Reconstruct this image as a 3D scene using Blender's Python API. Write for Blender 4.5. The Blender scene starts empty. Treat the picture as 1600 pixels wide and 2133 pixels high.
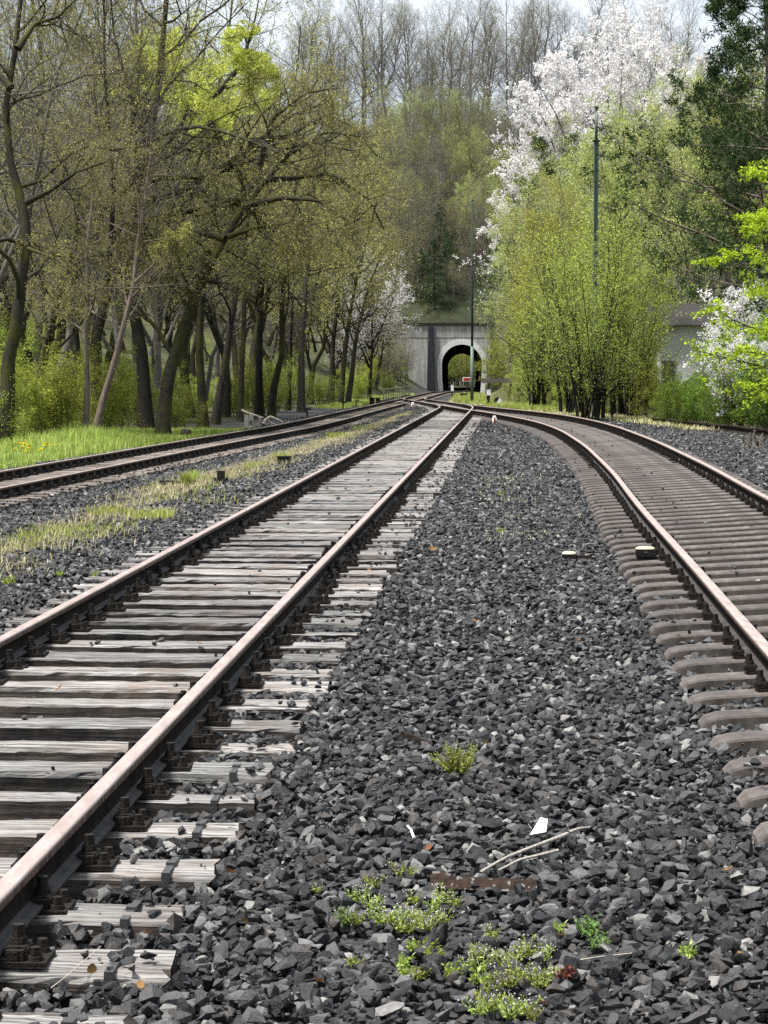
import bpy, bmesh, math, random
import numpy as np
from mathutils import Vector, Matrix

# ------------------------------------------------------------------ camera, sky, sun, exposure
sc = bpy.context.scene
COL = sc.collection
EYE = 1.64
F = 4600.0                       # focal length in photo pixels (photo is 1600 wide)
cam_d = bpy.data.cameras.new("camera"); cam = bpy.data.objects.new("camera", cam_d); COL.objects.link(cam)
cam_d.sensor_fit = 'HORIZONTAL'; cam_d.sensor_width = 36.0; cam_d.lens = 36.0 * F / 1600.0
cam_d.clip_start = 0.1; cam_d.clip_end = 3000
cam.location = (0, 0, EYE)
cam.rotation_euler = (math.pi / 2 - math.atan((1066.5 - 772) / F), 0, 0)
sc.camera = cam

SUN_AZ = math.radians(-115)      # measured from +Y towards +X
SUN_EL = math.radians(68)
sun_d = bpy.data.lights.new("sun", 'SUN'); sun = bpy.data.objects.new("sun", sun_d); COL.objects.link(sun)
sun_d.energy = 5.0; sun_d.angle = math.radians(12); sun_d.color = (1.0, 0.975, 0.935)
sdir = Vector((math.sin(SUN_AZ) * math.cos(SUN_EL), math.cos(SUN_AZ) * math.cos(SUN_EL), math.sin(SUN_EL)))
sun.rotation_euler = sdir.to_track_quat('Z', 'Y').to_euler()

w = bpy.data.worlds.new("World"); sc.world = w; w.use_nodes = True
nt = w.node_tree; nt.nodes.clear()
out = nt.nodes.new('ShaderNodeOutputWorld'); bg = nt.nodes.new('ShaderNodeBackground')
sky = nt.nodes.new('ShaderNodeTexSky'); sky.sky_type = 'NISHITA'; sky.sun_disc = False
sky.sun_elevation = SUN_EL; sky.sun_rotation = SUN_AZ; sky.air_density = 1.0; sky.dust_density = 1.5
tc = nt.nodes.new('ShaderNodeTexCoord'); mp = nt.nodes.new('ShaderNodeMapping'); mp.inputs['Scale'].default_value = (1.0, 1.0, 2.6)
nz = nt.nodes.new('ShaderNodeTexNoise'); nz.inputs['Scale'].default_value = 3.2; nz.inputs['Detail'].default_value = 6
rp = nt.nodes.new('ShaderNodeValToRGB'); rp.color_ramp.elements[0].position = 0.40; rp.color_ramp.elements[1].position = 0.62
rp.color_ramp.elements[0].color = (0.35, 0.35, 0.35, 1); rp.color_ramp.elements[1].color = (0.97, 0.97, 0.97, 1)
mx = nt.nodes.new('ShaderNodeMix'); mx.data_type = 'RGBA'; mx.inputs[7].default_value = (9.4, 10.3, 11.4, 1)
nt.links.new(tc.outputs['Generated'], mp.inputs['Vector']); nt.links.new(mp.outputs['Vector'], nz.inputs['Vector'])
nt.links.new(nz.outputs['Fac'], rp.inputs['Fac']); nt.links.new(rp.outputs['Color'], mx.inputs[0])
nt.links.new(sky.outputs['Color'], mx.inputs[6]); nt.links.new(mx.outputs[2], bg.inputs['Color'])
bg.inputs['Strength'].default_value = 0.062
nt.links.new(bg.outputs['Background'], out.inputs['Surface'])

sc.view_settings.view_transform = 'Standard'; sc.view_settings.look = 'None'
sc.view_settings.gamma = 1.0; sc.view_settings.exposure = 0.92
cy = sc.cycles
cy.max_bounces = 5; cy.diffuse_bounces = 3; cy.glossy_bounces = 2; cy.transmission_bounces = 3; cy.transparent_max_bounces = 4
cy.caustics_reflective = False; cy.caustics_refractive = False
cy.use_denoising = False

# ------------------------------------------------------------------ helpers
R = np.random.default_rng
PI = math.pi

def px(x, y_m):                  # X of a photo column at a distance
    return (x - 800.0) / F * y_m

def pz(row, y_m):                # height of a photo row at a distance
    return EYE - (row - 772.0) / F * y_m

def link(name, data, parent=None, kind=None):
    o = bpy.data.objects.new(name, data); COL.objects.link(o)
    if parent is not None: o.parent = parent
    if kind: o['kind'] = kind
    return o

def tag(o, label, cat, group=None):
    o['label'] = label; o['category'] = cat
    if group: o['group'] = group
    return o

def empty(name, loc=(0, 0, 0), rz=0.0, label=None, cat=None, group=None):
    o = bpy.data.objects.new(name, None); COL.objects.link(o)
    o.location = loc; o.rotation_euler = (0, 0, rz); o.empty_display_size = 0.2
    if label: tag(o, label, cat, group)
    return o

def cat_geo(parts):
    """join (V, F) pairs; F arrays of one width each -> V, list of F"""
    V = []; Fs = {}; n = 0
    for v, f in parts:
        V.append(v)
        fl = f if isinstance(f, list) else [f]
        for g in fl:
            if len(g): Fs.setdefault(g.shape[1], []).append(g + n)
        n += len(v)
    return np.concatenate(V), [np.concatenate(x) for x in Fs.values()]

def mesh(name, V, Fl, mats, smooth=False, midx=None):
    if not isinstance(Fl, list): Fl = [Fl]
    me = bpy.data.meshes.new(name)
    V = np.asarray(V, dtype=np.float32)
    me.vertices.add(len(V)); me.vertices.foreach_set('co', V.ravel())
    tot = np.concatenate([np.full(len(f), f.shape[1], dtype=np.int32) for f in Fl])
    idx = np.concatenate([np.asarray(f, dtype=np.int32).ravel() for f in Fl])
    st = np.concatenate([[0], np.cumsum(tot)[:-1]]).astype(np.int32)
    me.loops.add(len(idx)); me.loops.foreach_set('vertex_index', idx)
    me.polygons.add(len(tot)); me.polygons.foreach_set('loop_start', st)
    if smooth is not None:
        me.polygons.foreach_set('use_smooth', np.full(len(tot), bool(smooth)))
    for m in (mats if isinstance(mats, (list, tuple)) else [mats]): me.materials.append(m)
    if midx is not None: me.polygons.foreach_set('material_index', np.asarray(midx, dtype=np.int32))
    me.update(calc_edges=True)
    return me

BOXF = np.array([[0, 3, 2, 1], [4, 5, 6, 7], [0, 1, 5, 4], [1, 2, 6, 5], [2, 3, 7, 6], [3, 0, 4, 7]])

def box(cx, cy_, cz, sx, sy, sz, taper=1.0):
    x, y, z = sx / 2, sy / 2, sz / 2; t = taper
    v = np.array([[-x, -y, -z], [x, -y, -z], [x, y, -z], [-x, y, -z], [-x * t, -y * t, z], [x * t, -y * t, z], [x * t, y * t, z], [-x * t, y * t, z]])
    return v + np.array([cx, cy_, cz]), BOXF.copy()

def prism(poly, axis_len, axis=1, at=(0, 0, 0)):
    """polygon in the plane of the two other axes, extruded along axis, centred"""
    n = len(poly); p = np.asarray(poly, float)
    o = [i for i in range(3) if i != axis]
    V = np.zeros((2 * n, 3))
    for k, s in enumerate((-0.5, 0.5)):
        V[k * n:(k + 1) * n, o[0]] = p[:, 0]; V[k * n:(k + 1) * n, o[1]] = p[:, 1]; V[k * n:(k + 1) * n, axis] = s * axis_len
    q = np.array([[i, (i + 1) % n, n + (i + 1) % n, n + i] for i in range(n)])
    return V + np.array(at), [q, np.arange(n)[None, ::-1], np.arange(n, 2 * n)[None]]

def cyl(p0, p1, r0, r1=None, n=8):
    r1 = r0 if r1 is None else r1
    p0 = np.array(p0, float); p1 = np.array(p1, float); d = p1 - p0; d /= np.linalg.norm(d)
    ref = np.array([1., 0, 0]) if abs(d[0]) < 0.8 else np.array([0, 1., 0])
    a = np.cross(d, ref); a /= np.linalg.norm(a); b = np.cross(d, a)
    t = np.arange(n) * 2 * PI / n
    ring = np.cos(t)[:, None] * a + np.sin(t)[:, None] * b
    V = np.concatenate([p0 + ring * r0, p1 + ring * r1])
    q = np.array([[i, n + i, n + (i + 1) % n, (i + 1) % n] for i in range(n)])
    return V, [q, np.arange(n)[None], np.arange(n, 2 * n)[None, ::-1]]

def norm(a):
    return a / np.maximum(np.linalg.norm(a, axis=-1, keepdims=True), 1e-9)

def tubes(P, r, sides):
    """P (N,K,3), r (N,K)"""
    N, K, _ = P.shape
    T = norm(np.gradient(P, axis=1))
    mean = np.abs(T.mean(axis=1)); ref = np.eye(3)[np.argmin(mean, axis=1)][:, None, :]
    A = norm(np.cross(T, np.broadcast_to(ref, T.shape))); B = np.cross(T, A)
    t = np.arange(sides) * 2 * PI / sides
    V = P[:, :, None, :] + r[:, :, None, None] * (np.cos(t)[None, None, :, None] * A[:, :, None, :] + np.sin(t)[None, None, :, None] * B[:, :, None, :])
    V = V.reshape(-1, 3)
    n_, k_, s_ = np.meshgrid(np.arange(N), np.arange(K - 1), np.arange(sides), indexing='ij')
    a = (n_ * K + k_) * sides + s_; b = (n_ * K + k_) * sides + (s_ + 1) % sides
    return V, np.stack([a, b, b + sides, a + sides], -1).reshape(-1, 4)

def leaf_quads(rng, C, s, asp=0.5, up=0.0, n_dir=None):
    N = len(C)
    a = norm(rng.normal(size=(N, 3)) if n_dir is None else n_dir + rng.normal(0, 0.35, (N, 3)))
    nrm = rng.normal(size=(N, 3)); nrm[:, 2] += up
    b = norm(np.cross(a, norm(nrm)))
    s = (s * rng.uniform(0.6, 1.35, N))[:, None]
    V = np.stack([C - a * s * .1, C + a * s * .45 + b * s * asp * .5, C + a * s, C + a * s * .45 - b * s * asp * .5], 1).reshape(-1, 3)
    return V, np.arange(4 * N).reshape(N, 4)

def smooth_noise(x, y, seed, scale):
    """cheap value noise on numpy arrays, -1..1"""
    rng = R(seed); tab = rng.uniform(-1, 1, (64, 64))
    u = np.asarray(x) / scale; v = np.asarray(y) / scale
    iu = np.floor(u).astype(int); iv = np.floor(v).astype(int); fu = u - iu; fv = v - iv
    fu = fu * fu * (3 - 2 * fu); fv = fv * fv * (3 - 2 * fv)
    g = lambda i, j: tab[i % 64, j % 64]
    return (g(iu, iv) * (1 - fu) + g(iu + 1, iv) * fu) * (1 - fv) + (g(iu, iv + 1) * (1 - fu) + g(iu + 1, iv + 1) * fu) * fv

# ------------------------------------------------------------------ materials
class NB:
    def __init__(s, name):
        s.m = bpy.data.materials.new(name); s.m.use_nodes = True; s.t = s.m.node_tree; s.t.nodes.clear()
        s.out = s.t.nodes.new('ShaderNodeOutputMaterial')
    def n(s, typ, **kw):
        x = s.t.nodes.new(typ)
        for k, v in kw.items():
            if k.startswith('i_'): x.inputs[k[2:].replace('_', ' ')].default_value = v
            else: setattr(x, k, v)
        return x
    def l(s, a, b): s.t.links.new(a, b)
    def ramp(s, fac, stops, interp='LINEAR'):
        r = s.n('ShaderNodeValToRGB'); cr = r.color_ramp; cr.interpolation = interp
        while len(cr.elements) < len(stops): cr.elements.new(0.5)
        for e, (p, c) in zip(cr.elements, stops):
            e.position = p; e.color = (*c, 1) if len(c) == 3 else c
        s.l(fac, r.inputs['Fac']); return r.outputs['Color']
    def noise(s, scale, detail=4, vec=None, rough=0.6, stretch=None, dist=0.0):
        x = s.n('ShaderNodeTexNoise', i_Scale=scale, i_Detail=detail, i_Roughness=rough, i_Distortion=dist)
        if vec is None: vec = s.n('ShaderNodeTexCoord').outputs['Object']
        if stretch is not None:
            mpp = s.n('ShaderNodeMapping'); mpp.inputs['Scale'].default_value = stretch; s.l(vec, mpp.inputs['Vector']); vec = mpp.outputs['Vector']
        s.l(vec, x.inputs['Vector']); return x.outputs['Fac']
    def mix(s, fac, a, b, blend='MIX'):
        x = s.n('ShaderNodeMix', data_type='RGBA', blend_type=blend)
        for sock, v in ((x.inputs[0], fac), (x.inputs[6], a), (x.inputs[7], b)):
            if hasattr(v, 'is_linked'): s.l(v, sock)
            else: sock.default_value = v if not isinstance(v, tuple) else ((*v, 1) if len(v) == 3 else v)
        return x.outputs[2]
    def math(s, op, a, b=0.0):
        x = s.n('ShaderNodeMath', operation=op)
        for sock, v in ((x.inputs[0], a), (x.inputs[1], b)):
            if hasattr(v, 'is_linked'): s.l(v, sock)
            else: sock.default_value = v
        return x.outputs[0]
    def bump(s, h, strength=0.5, dist=0.02):
        b = s.n('ShaderNodeBump', i_Strength=strength, i_Distance=dist); s.l(h, b.inputs['Height']); return b.outputs['Normal']
    def pbr(s, col, rough=0.8, normal=None, metal=0.0, spec=0.5):
        p = s.n('ShaderNodeBsdfPrincipled')
        for k, v in (('Base Color', col), ('Roughness', rough), ('Metallic', metal), ('Specular IOR Level', spec)):
            if hasattr(v, 'is_linked'): s.l(v, p.inputs[k])
            else: p.inputs[k].default_value = (*v, 1) if isinstance(v, tuple) and len(v) == 3 else v
        if normal is not None: s.l(normal, p.inputs['Normal'])
        s.l(p.outputs[0], s.out.inputs['Surface']); return s.m

def m_flat(name, col, rough=0.7, var=0.25, scale=8, bump=0.0, metal=0.0):
    b = NB(name); f = b.noise(scale, 5)
    c = b.mix(f, tuple(x * (1 - var) for x in col), tuple(min(1, x * (1 + var)) for x in col))
    return b.pbr(c, rough, b.bump(b.noise(scale * 3, 3), bump) if bump else None, metal, 0.4 if rough < .6 else 0.15)

def m_leaf(name, stops, trans=0.35):
    b = NB(name)
    g = b.n('ShaderNodeNewGeometry'); f = g.outputs['Random Per Island']
    oi = b.n('ShaderNodeObjectInfo')
    c = b.ramp(f, stops)
    hs = b.n('ShaderNodeHueSaturation'); b.l(c, hs.inputs['Color'])
    b.l(b.math('ADD', b.math('MULTIPLY', oi.outputs['Random'], 0.035), 0.4825), hs.inputs['Hue'])
    b.l(b.math('ADD', b.math('MULTIPLY', oi.outputs['Random'], 0.4), 0.8), hs.inputs['Value'])
    d = b.n('ShaderNodeBsdfDiffuse'); t = b.n('ShaderNodeBsdfTranslucent'); m = b.n('ShaderNodeMixShader'); m.inputs[0].default_value = trans
    b.l(hs.outputs[0], d.inputs['Color']); b.l(hs.outputs[0], t.inputs['Color'])
    b.l(d.outputs[0], m.inputs[1]); b.l(t.outputs[0], m.inputs[2]); b.l(m.outputs[0], b.out.inputs['Surface'])
    return b.m

def m_bark(name, dark, light, moss=None, moss_amt=0.5):
    b = NB(name); f = b.noise(6, 6, stretch=(3, 3, 0.7))
    c = b.ramp(f, [(0.3, dark), (0.7, light)])
    if moss:
        mf = b.noise(1.1, 4)
        c = b.mix(b.ramp(mf, [(0.62 - moss_amt * .35, (0, 0, 0)), (0.75 - moss_amt * .3, (1, 1, 1))]), c, moss)
    return b.pbr(c, 0.9, b.bump(b.noise(14, 4, stretch=(3, 3, 0.6)), 0.6, 0.03), 0, 0.2)

M = {}
def build_materials():
    # ballast stones
    b = NB("basalt_ballast"); g = b.n('ShaderNodeNewGeometry')
    base = b.ramp(g.outputs['Random Per Island'], [(0.0, (0.005, 0.0052, 0.0055)), (0.30, (0.012, 0.0123, 0.0128)), (0.55, (0.033, 0.033, 0.0335)), (0.70, (0.052, 0.045, 0.040)), (0.76, (0.058, 0.059, 0.060)), (0.93, (0.115, 0.113, 0.109)), (1.0, (0.24, 0.23, 0.212))])
    f = b.noise(38, 6, rough=0.7); c = b.mix(b.ramp(f, [(0.35, (0.55, 0.55, 0.55)), (0.7, (1.5, 1.5, 1.5))]), base, base)
    c = b.mix(1.0, base, b.ramp(f, [(0.3, (0.6, 0.6, 0.62)), (0.72, (1.35, 1.33, 1.3))]), 'MULTIPLY')
    sp = b.noise(170, 2); c = b.mix(b.ramp(sp, [(0.66, (0, 0, 0)), (0.74, (0.6, 0.6, 0.6))]), c, (0.22, 0.22, 0.21))
    M['stone'] = b.pbr(c, 0.6, b.bump(b.noise(60, 5, rough=0.7), 0.7, 0.012), 0, 0.38)
    # ground
    b = NB("ground"); at = b.n('ShaderNodeAttribute', attribute_name='zone'); zr = b.n('ShaderNodeSeparateColor'); b.l(at.outputs['Color'], zr.inputs['Color'])
    grav = b.ramp(b.noise(26, 6, rough=0.75), [(0.3, (0.012, 0.012, 0.013)), (0.7, (0.075, 0.073, 0.072))])
    wood = b.ramp(b.noise(1.3, 7, rough=0.7), [(0.3, (0.030, 0.034, 0.014)), (0.5, (0.055, 0.060, 0.022)), (0.72, (0.11, 0.095, 0.055))])
    gr = b.ramp(b.noise(3.0, 6), [(0.3, (0.05, 0.075, 0.016)), (0.7, (0.12, 0.15, 0.04))])
    c = b.mix(zr.outputs[0], grav, wood); c = b.mix(zr.outputs[1], c, gr)
    M['ground'] = b.pbr(c, 0.95, b.bump(b.noise(20, 6), 0.7, 0.05), 0, 0.2)
    b = NB("woodland_floor")
    c = b.ramp(b.noise(0.35, 8, rough=0.72), [(0.3, (0.012, 0.018, 0.008)), (0.5, (0.026, 0.033, 0.014)), (0.7, (0.050, 0.045, 0.028))])
    M['hill'] = b.pbr(c, 0.95, b.bump(b.noise(2.5, 6), 0.8, 0.3), 0, 0.2)
    # rails
    b = NB("rusty_rail_head"); f = b.noise(3.5, 6, stretch=(6, 1, 6)); f2 = b.noise(60, 4)
    c = b.ramp(f, [(0.3, (0.26, 0.20, 0.175)), (0.55, (0.36, 0.285, 0.255)), (0.75, (0.44, 0.365, 0.335))])
    c = b.mix(b.ramp(f2, [(0.55, (0, 0, 0)), (0.75, (0.5, 0.5, 0.5))]), c, (0.23, 0.14, 0.10))
    M['rail_top'] = b.pbr(c, 0.36, b.bump(f2, 0.15, 0.003), 0, 0.6)
    b = NB("rail_head_flank"); f = b.noise(16, 5, stretch=(1, 2.2, 0.35)); 
    c = b.ramp(f, [(0.38, (0.035, 0.022, 0.016)), (0.56, (0.15, 0.095, 0.07)), (0.7, (0.24, 0.16, 0.12))])
    M['rail_flank'] = b.pbr(c, 0.6, b.bump(f, 0.3, 0.004), 0, 0.4)
    b = NB("dark_rail_steel"); f = b.noise(9, 6)
    c = b.ramp(f, [(0.3, (0.009, 0.007, 0.006)), (0.7, (0.028, 0.021, 0.017))])
    M['rail_web'] = b.pbr(c, 0.9, b.bump(b.noise(50, 4), 0.4, 0.004), 0, 0.08)
    b = NB("greased_rail_foot"); f = b.noise(14, 6)
    c = b.ramp(f, [(0.3, (0.018, 0.017, 0.016)), (0.7, (0.06, 0.055, 0.05))])
    M['rail_foot'] = b.pbr(c, 0.7, b.bump(b.noise(50, 4), 0.4, 0.004), 0, 0.25)
    M['iron'] = m_flat("oily_iron", (0.017, 0.014, 0.0115), 0.75, 0.5, 22, 0.4)
    M['iron_dust'] = m_flat("dusty_iron", (0.06, 0.052, 0.042), 0.7, 0.4, 22, 0.4)
    M['band'] = m_flat("grey_steel_strap", (0.045, 0.044, 0.042), 0.5, 0.3, 20, 0.2)
    # wooden sleepers
    for nm, lo, mid, hi in (('wood', (0.05, 0.044, 0.038), (0.165, 0.160, 0.152), (0.39, 0.38, 0.365)), ('wood_dark', (0.022, 0.018, 0.015), (0.13, 0.11, 0.095), (0.29, 0.26, 0.23)), ('wood_side_shaded', (0.004, 0.0035, 0.003), (0.016, 0.014, 0.012), (0.075, 0.068, 0.058))):  # sleeper sides: dark tar, plus front-face shade put into the colour
        b = NB("weathered_sleeper_" + nm); oi = b.n('ShaderNodeObjectInfo'); tcx = b.n('ShaderNodeTexCoord')
        va = b.n('ShaderNodeVectorMath', operation='ADD'); b.l(tcx.outputs['Object'], va.inputs[0])
        cmb = b.n('ShaderNodeCombineXYZ'); rr = b.math('MULTIPLY', oi.outputs['Random'], 37.0); b.l(rr, cmb.inputs[0]); b.l(rr, cmb.inputs[1]); b.l(cmb.outputs[0], va.inputs[1])
        vec = va.outputs[0]
        g1 = b.noise(3.0, 7, vec, 0.65, (0.55, 22, 18), 0.3); g2 = b.noise(2.0, 4, vec, 0.6, (0.8, 50, 40), 0.6); bl = b.noise(2.2, 5, vec)
        c = b.ramp(g1, [(0.30, lo), (0.47, mid), (0.68, hi)])
        crk = b.ramp(g2, [(0.36, (0, 0, 0)), (0.43, (1, 1, 1))])
        c = b.mix(1.0, c, b.ramp(g2, [(0.35, (0.12, 0.11, 0.10)), (0.43, (1, 1, 1))]), 'MULTIPLY')
        c = b.mix(b.ramp(bl, [(0.45, (0, 0, 0)), (0.7, (0.7, 0.7, 0.7))]), c, b.mix(g1, lo, (0.26, 0.20, 0.165)))
        c = b.mix(b.ramp(oi.outputs['Random'], [(0.35, (0, 0, 0)), (0.9, (.25, .25, .25))]), c, b.mix(g1, (0.05, 0.038, 0.028), (0.27, 0.21, 0.165)))
        vv = b.math('ADD', b.math('MULTIPLY', oi.outputs['Random'], 0.55), 0.70)
        hv = b.n('ShaderNodeHueSaturation'); b.l(c, hv.inputs['Color']); b.l(vv, hv.inputs['Value'])
        h = b.math('ADD', b.math('MULTIPLY', g1, 0.6), b.math('MULTIPLY', crk, 0.6))
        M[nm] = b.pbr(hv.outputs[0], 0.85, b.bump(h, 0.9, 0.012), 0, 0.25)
    b = NB("rust_grey_trough_steel"); f = b.noise(5, 7, rough=0.7); f2 = b.noise(45, 4); oi = b.n('ShaderNodeObjectInfo')
    c = b.ramp(f, [(0.28, (0.030, 0.024, 0.020)), (0.5, (0.076, 0.063, 0.054)), (0.72, (0.165, 0.146, 0.130))])
    c = b.mix(b.ramp(f2, [(0.5, (0, 0, 0)), (0.75, (0.55, 0.55, 0.55))]), c, (0.11, 0.08, 0.065))
    hv = b.n('ShaderNodeHueSaturation'); b.l(c, hv.inputs['Color']); b.l(b.math('ADD', b.math('MULTIPLY', oi.outputs['Random'], 0.4), 0.75), hv.inputs['Value'])
    M['trough'] = b.pbr(hv.outputs[0], 0.62, b.bump(f2, 0.25, 0.006), 0, 0.4)
    b = NB("shaded_trough_flank"); f = b.noise(7, 6, rough=0.7)  # flanks coloured darker than the top, painting in the shade between sleepers
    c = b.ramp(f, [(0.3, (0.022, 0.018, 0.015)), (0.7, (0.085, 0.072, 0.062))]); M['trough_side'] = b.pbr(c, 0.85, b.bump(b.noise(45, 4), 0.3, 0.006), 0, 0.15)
    # portal
    b = NB("board_marked_concrete"); tcx = b.n('ShaderNodeTexCoord')
    f1 = b.noise(1.2, 6, tcx.outputs['Object'], 0.65, (1, 1, 1)); st = b.noise(1.0, 6, tcx.outputs['Object'], 0.7, (5, 5, 0.22))
    c = b.ramp(st, [(0.3, (0.20, 0.197, 0.185)), (0.52, (0.44, 0.43, 0.40)), (0.72, (0.58, 0.565, 0.53))])
    c = b.mix(b.ramp(f1, [(0.4, (0, 0, 0)), (0.75, (0.45, 0.45, 0.45))]), c, (0.14, 0.135, 0.12))
    M['concrete'] = b.pbr(c, 0.9, b.bump(st, 0.4, 0.05), 0, 0.2)
    M['ring'] = m_flat("pale_ring_concrete", (0.66, 0.66, 0.63), 0.85, 0.22, 3, 0.2)
    M['whitewash'] = m_flat("white_paint", (0.74, 0.75, 0.73), 0.7, 0.1, 6)
    M['buttress'] = m_flat("sooty_masonry", (0.024, 0.024, 0.028), 0.9, 0.7, 2.5, 0.8)
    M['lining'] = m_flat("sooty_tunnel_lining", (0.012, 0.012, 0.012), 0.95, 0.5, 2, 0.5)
    M['green_steel'] = m_flat("green_painted_steel", (0.11, 0.145, 0.118), 0.55, 0.3, 7)
    M['dark_pole'] = m_flat("dark_green_pole_paint", (0.022, 0.030, 0.024), 0.6, 0.4, 7)
    M['red'] = m_flat("signal_red", (0.36, 0.012, 0.016), 0.5, 0.15, 12)
    M['white'] = m_flat("signal_white", (0.80, 0.80, 0.78), 0.55, 0.08, 12)
    M['black'] = m_flat("black_paint", (0.012, 0.012, 0.013), 0.5, 0.4, 12)
    M['timber'] = m_flat("tarred_timber", (0.030, 0.026, 0.022), 0.85, 0.6, 6, 0.6)
    M['old_timber'] = m_flat("grey_timber", (0.15, 0.14, 0.12), 0.85, 0.5, 6, 0.6)
    M['pale_wood'] = m_flat("bleached_driftwood", (0.40, 0.36, 0.29), 0.85, 0.4, 9, 0.5)
    M['splinter'] = m_flat("splintered_wood", (0.34, 0.31, 0.265), 0.85, 0.45, 40, 0.6)
    M['cream'] = m_flat("cream_cap_paint", (0.50, 0.46, 0.29), 0.55, 0.2, 14)
    M['rust'] = m_flat("flaking_rust", (0.026, 0.018, 0.014), 0.85, 0.6, 22, 0.7)
    M['lichen'] = m_flat("grey_lichen", (0.33, 0.32, 0.29), 0.95, 0.3, 30, 0.4)
    b = NB("lichened_rust"); c = b.ramp(b.noise(40, 5), [(0.3, (0.014, 0.010, 0.008)), (0.7, (0.050, 0.031, 0.022))])
    vo = b.n('ShaderNodeTexVoronoi', i_Scale=34.0); tcx = b.n('ShaderNodeTexCoord'); va = b.n('ShaderNodeVectorMath', operation='ADD'); nn = b.n('ShaderNodeTexNoise', i_Scale=30.0); b.l(tcx.outputs['Object'], nn.inputs['Vector']); sca = b.n('ShaderNodeVectorMath', operation='SCALE'); sca.inputs[3].default_value = .05; b.l(nn.outputs['Color'], sca.inputs[0]); b.l(tcx.outputs['Object'], va.inputs[0]); b.l(sca.outputs[0], va.inputs[1]); b.l(va.outputs[0], vo.inputs['Vector'])
    c = b.mix(b.ramp(vo.outputs['Distance'], [(0.26, (1, 1, 1)), (0.34, (0, 0, 0))]), c, (0.17, 0.16, 0.145)); M['rust_lichen'] = b.pbr(c, 0.9, b.bump(b.noise(60, 4), .5, .006), 0, .15)
    M['dry_leaf'] = m_leaf("dry_leaf", [(0, (0.13, 0.06, 0.025)), (0.5, (0.2, 0.1, 0.045)), (1, (0.27, 0.16, 0.08))], 0.2)
    M['house'] = m_flat("white_render", (0.72, 0.72, 0.69), 0.85, 0.08, 1.5)
    M['roof'] = m_flat("dark_roof_tiles", (0.035, 0.032, 0.030), 0.8, 0.4, 6, 0.6)
    M['glass'] = m_flat("dark_window_glass", (0.02, 0.025, 0.03), 0.1, 0.1, 2)
    M['kmstone'] = m_flat("pale_stone", (0.42, 0.40, 0.35), 0.9, 0.35, 14, 0.4)
    M['yellow'] = m_leaf("yellow_petals", [(0, (0.70, 0.50, 0.02)), (1, (0.80, 0.66, 0.04))], 0.3)
    # barks
    M['bark'] = m_bark("mossy_bark", (0.018, 0.015, 0.012), (0.075, 0.064, 0.05), (0.062, 0.064, 0.018), 0.35)
    M['bark_moss'] = m_bark("very_mossy_bark", (0.014, 0.012, 0.009), (0.055, 0.047, 0.034), (0.060, 0.060, 0.016), 0.55)
    M['bark_dark'] = m_bark("dark_bark", (0.007, 0.006, 0.005), (0.030, 0.025, 0.019), (0.045, 0.044, 0.014), 0.3)
    M['bark_pale'] = m_bark("pale_lichened_bark", (0.085, 0.065, 0.048), (0.22, 0.18, 0.145))
    M['bark_grey'] = m_bark("grey_bark", (0.085, 0.078, 0.070), (0.23, 0.21, 0.185))
    M['bark_thicket'] = m_bark("brown_thicket_bark", (0.065, 0.056, 0.045), (0.17, 0.15, 0.125))
    M['twig'] = m_bark('young_twigs', (0.085, 0.071, 0.053), (0.25, 0.215, 0.165))
    # leaves
    M['l_bud'] = m_leaf("olive_bud_leaves", [(0, (0.21, 0.205, 0.055)), (0.5, (0.36, 0.355, 0.1)), (1, (0.52, 0.51, 0.18))])
    M['l_bright'] = m_leaf("bright_spring_leaves", [(0, (0.4, 0.42, 0.06)), (0.5, (0.57, 0.59, 0.11)), (1, (0.72, 0.73, 0.24))], 0.4)
    M['l_lime'] = m_leaf("lime_leaves", [(0, (0.225, 0.330, 0.018)), (0.5, (0.360, 0.495, 0.030)), (1, (0.540, 0.690, 0.075))], 0.45)
    M['l_horn'] = m_leaf("hornbeam_leaves", [(0, (0.23, 0.3, 0.035)), (0.5, (0.39, 0.48, 0.065)), (1, (0.58, 0.64, 0.18))], 0.4)
    M['l_sage'] = m_leaf("sage_leaves", [(0, (0.26, 0.31, 0.085)), (0.5, (0.41, 0.47, 0.14)), (1, (0.58, 0.63, 0.27))], 0.35)
    M['l_yellow'] = m_leaf("yellowish_leaves", [(0, (0.24, 0.24, 0.035)), (0.5, (0.36, 0.36, 0.06)), (1, (0.5, 0.49, 0.11))], 0.35)
    M['l_under'] = m_leaf("undergrowth_leaves", [(0, (0.15, 0.185, 0.025)), (0.5, (0.31, 0.37, 0.05)), (1, (0.5, 0.55, 0.13))], 0.4)
    M['l_green'] = m_leaf("deep_green_leaves", [(0, (0.06, 0.115, 0.018)), (0.5, (0.13, 0.21, 0.03)), (1, (0.22, 0.32, 0.06))], 0.3)
    M['l_pine'] = m_leaf("pine_needles", [(0, (0.018, 0.034, 0.012)), (0.5, (0.036, 0.066, 0.024)), (1, (0.072, 0.115, 0.05))], 0.15)
    M['l_blossom'] = m_leaf("white_blossom", [(0, (0.58, 0.55, 0.53)), (0.35, (0.74, 0.715, 0.7)), (1, (0.86, 0.85, 0.84))], 0.5)
    M['grass'] = m_leaf("grass_blades", [(0, (0.18, 0.235, 0.045)), (0.5, (0.33, 0.41, 0.085)), (1, (0.49, 0.55, 0.18))], 0.4)
    M['grass_dry'] = m_leaf("dry_grass_blades", [(0, (0.24, 0.22, 0.08)), (0.4, (0.42, 0.37, 0.19)), (0.75, (0.56, 0.49, 0.32)), (1, (0.64, 0.58, 0.43))], 0.3)
    M['weed'] = m_leaf("weed_leaves", [(0, (0.17, 0.215, 0.04)), (0.5, (0.29, 0.35, 0.07)), (1, (0.42, 0.47, 0.15))], 0.4)
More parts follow.
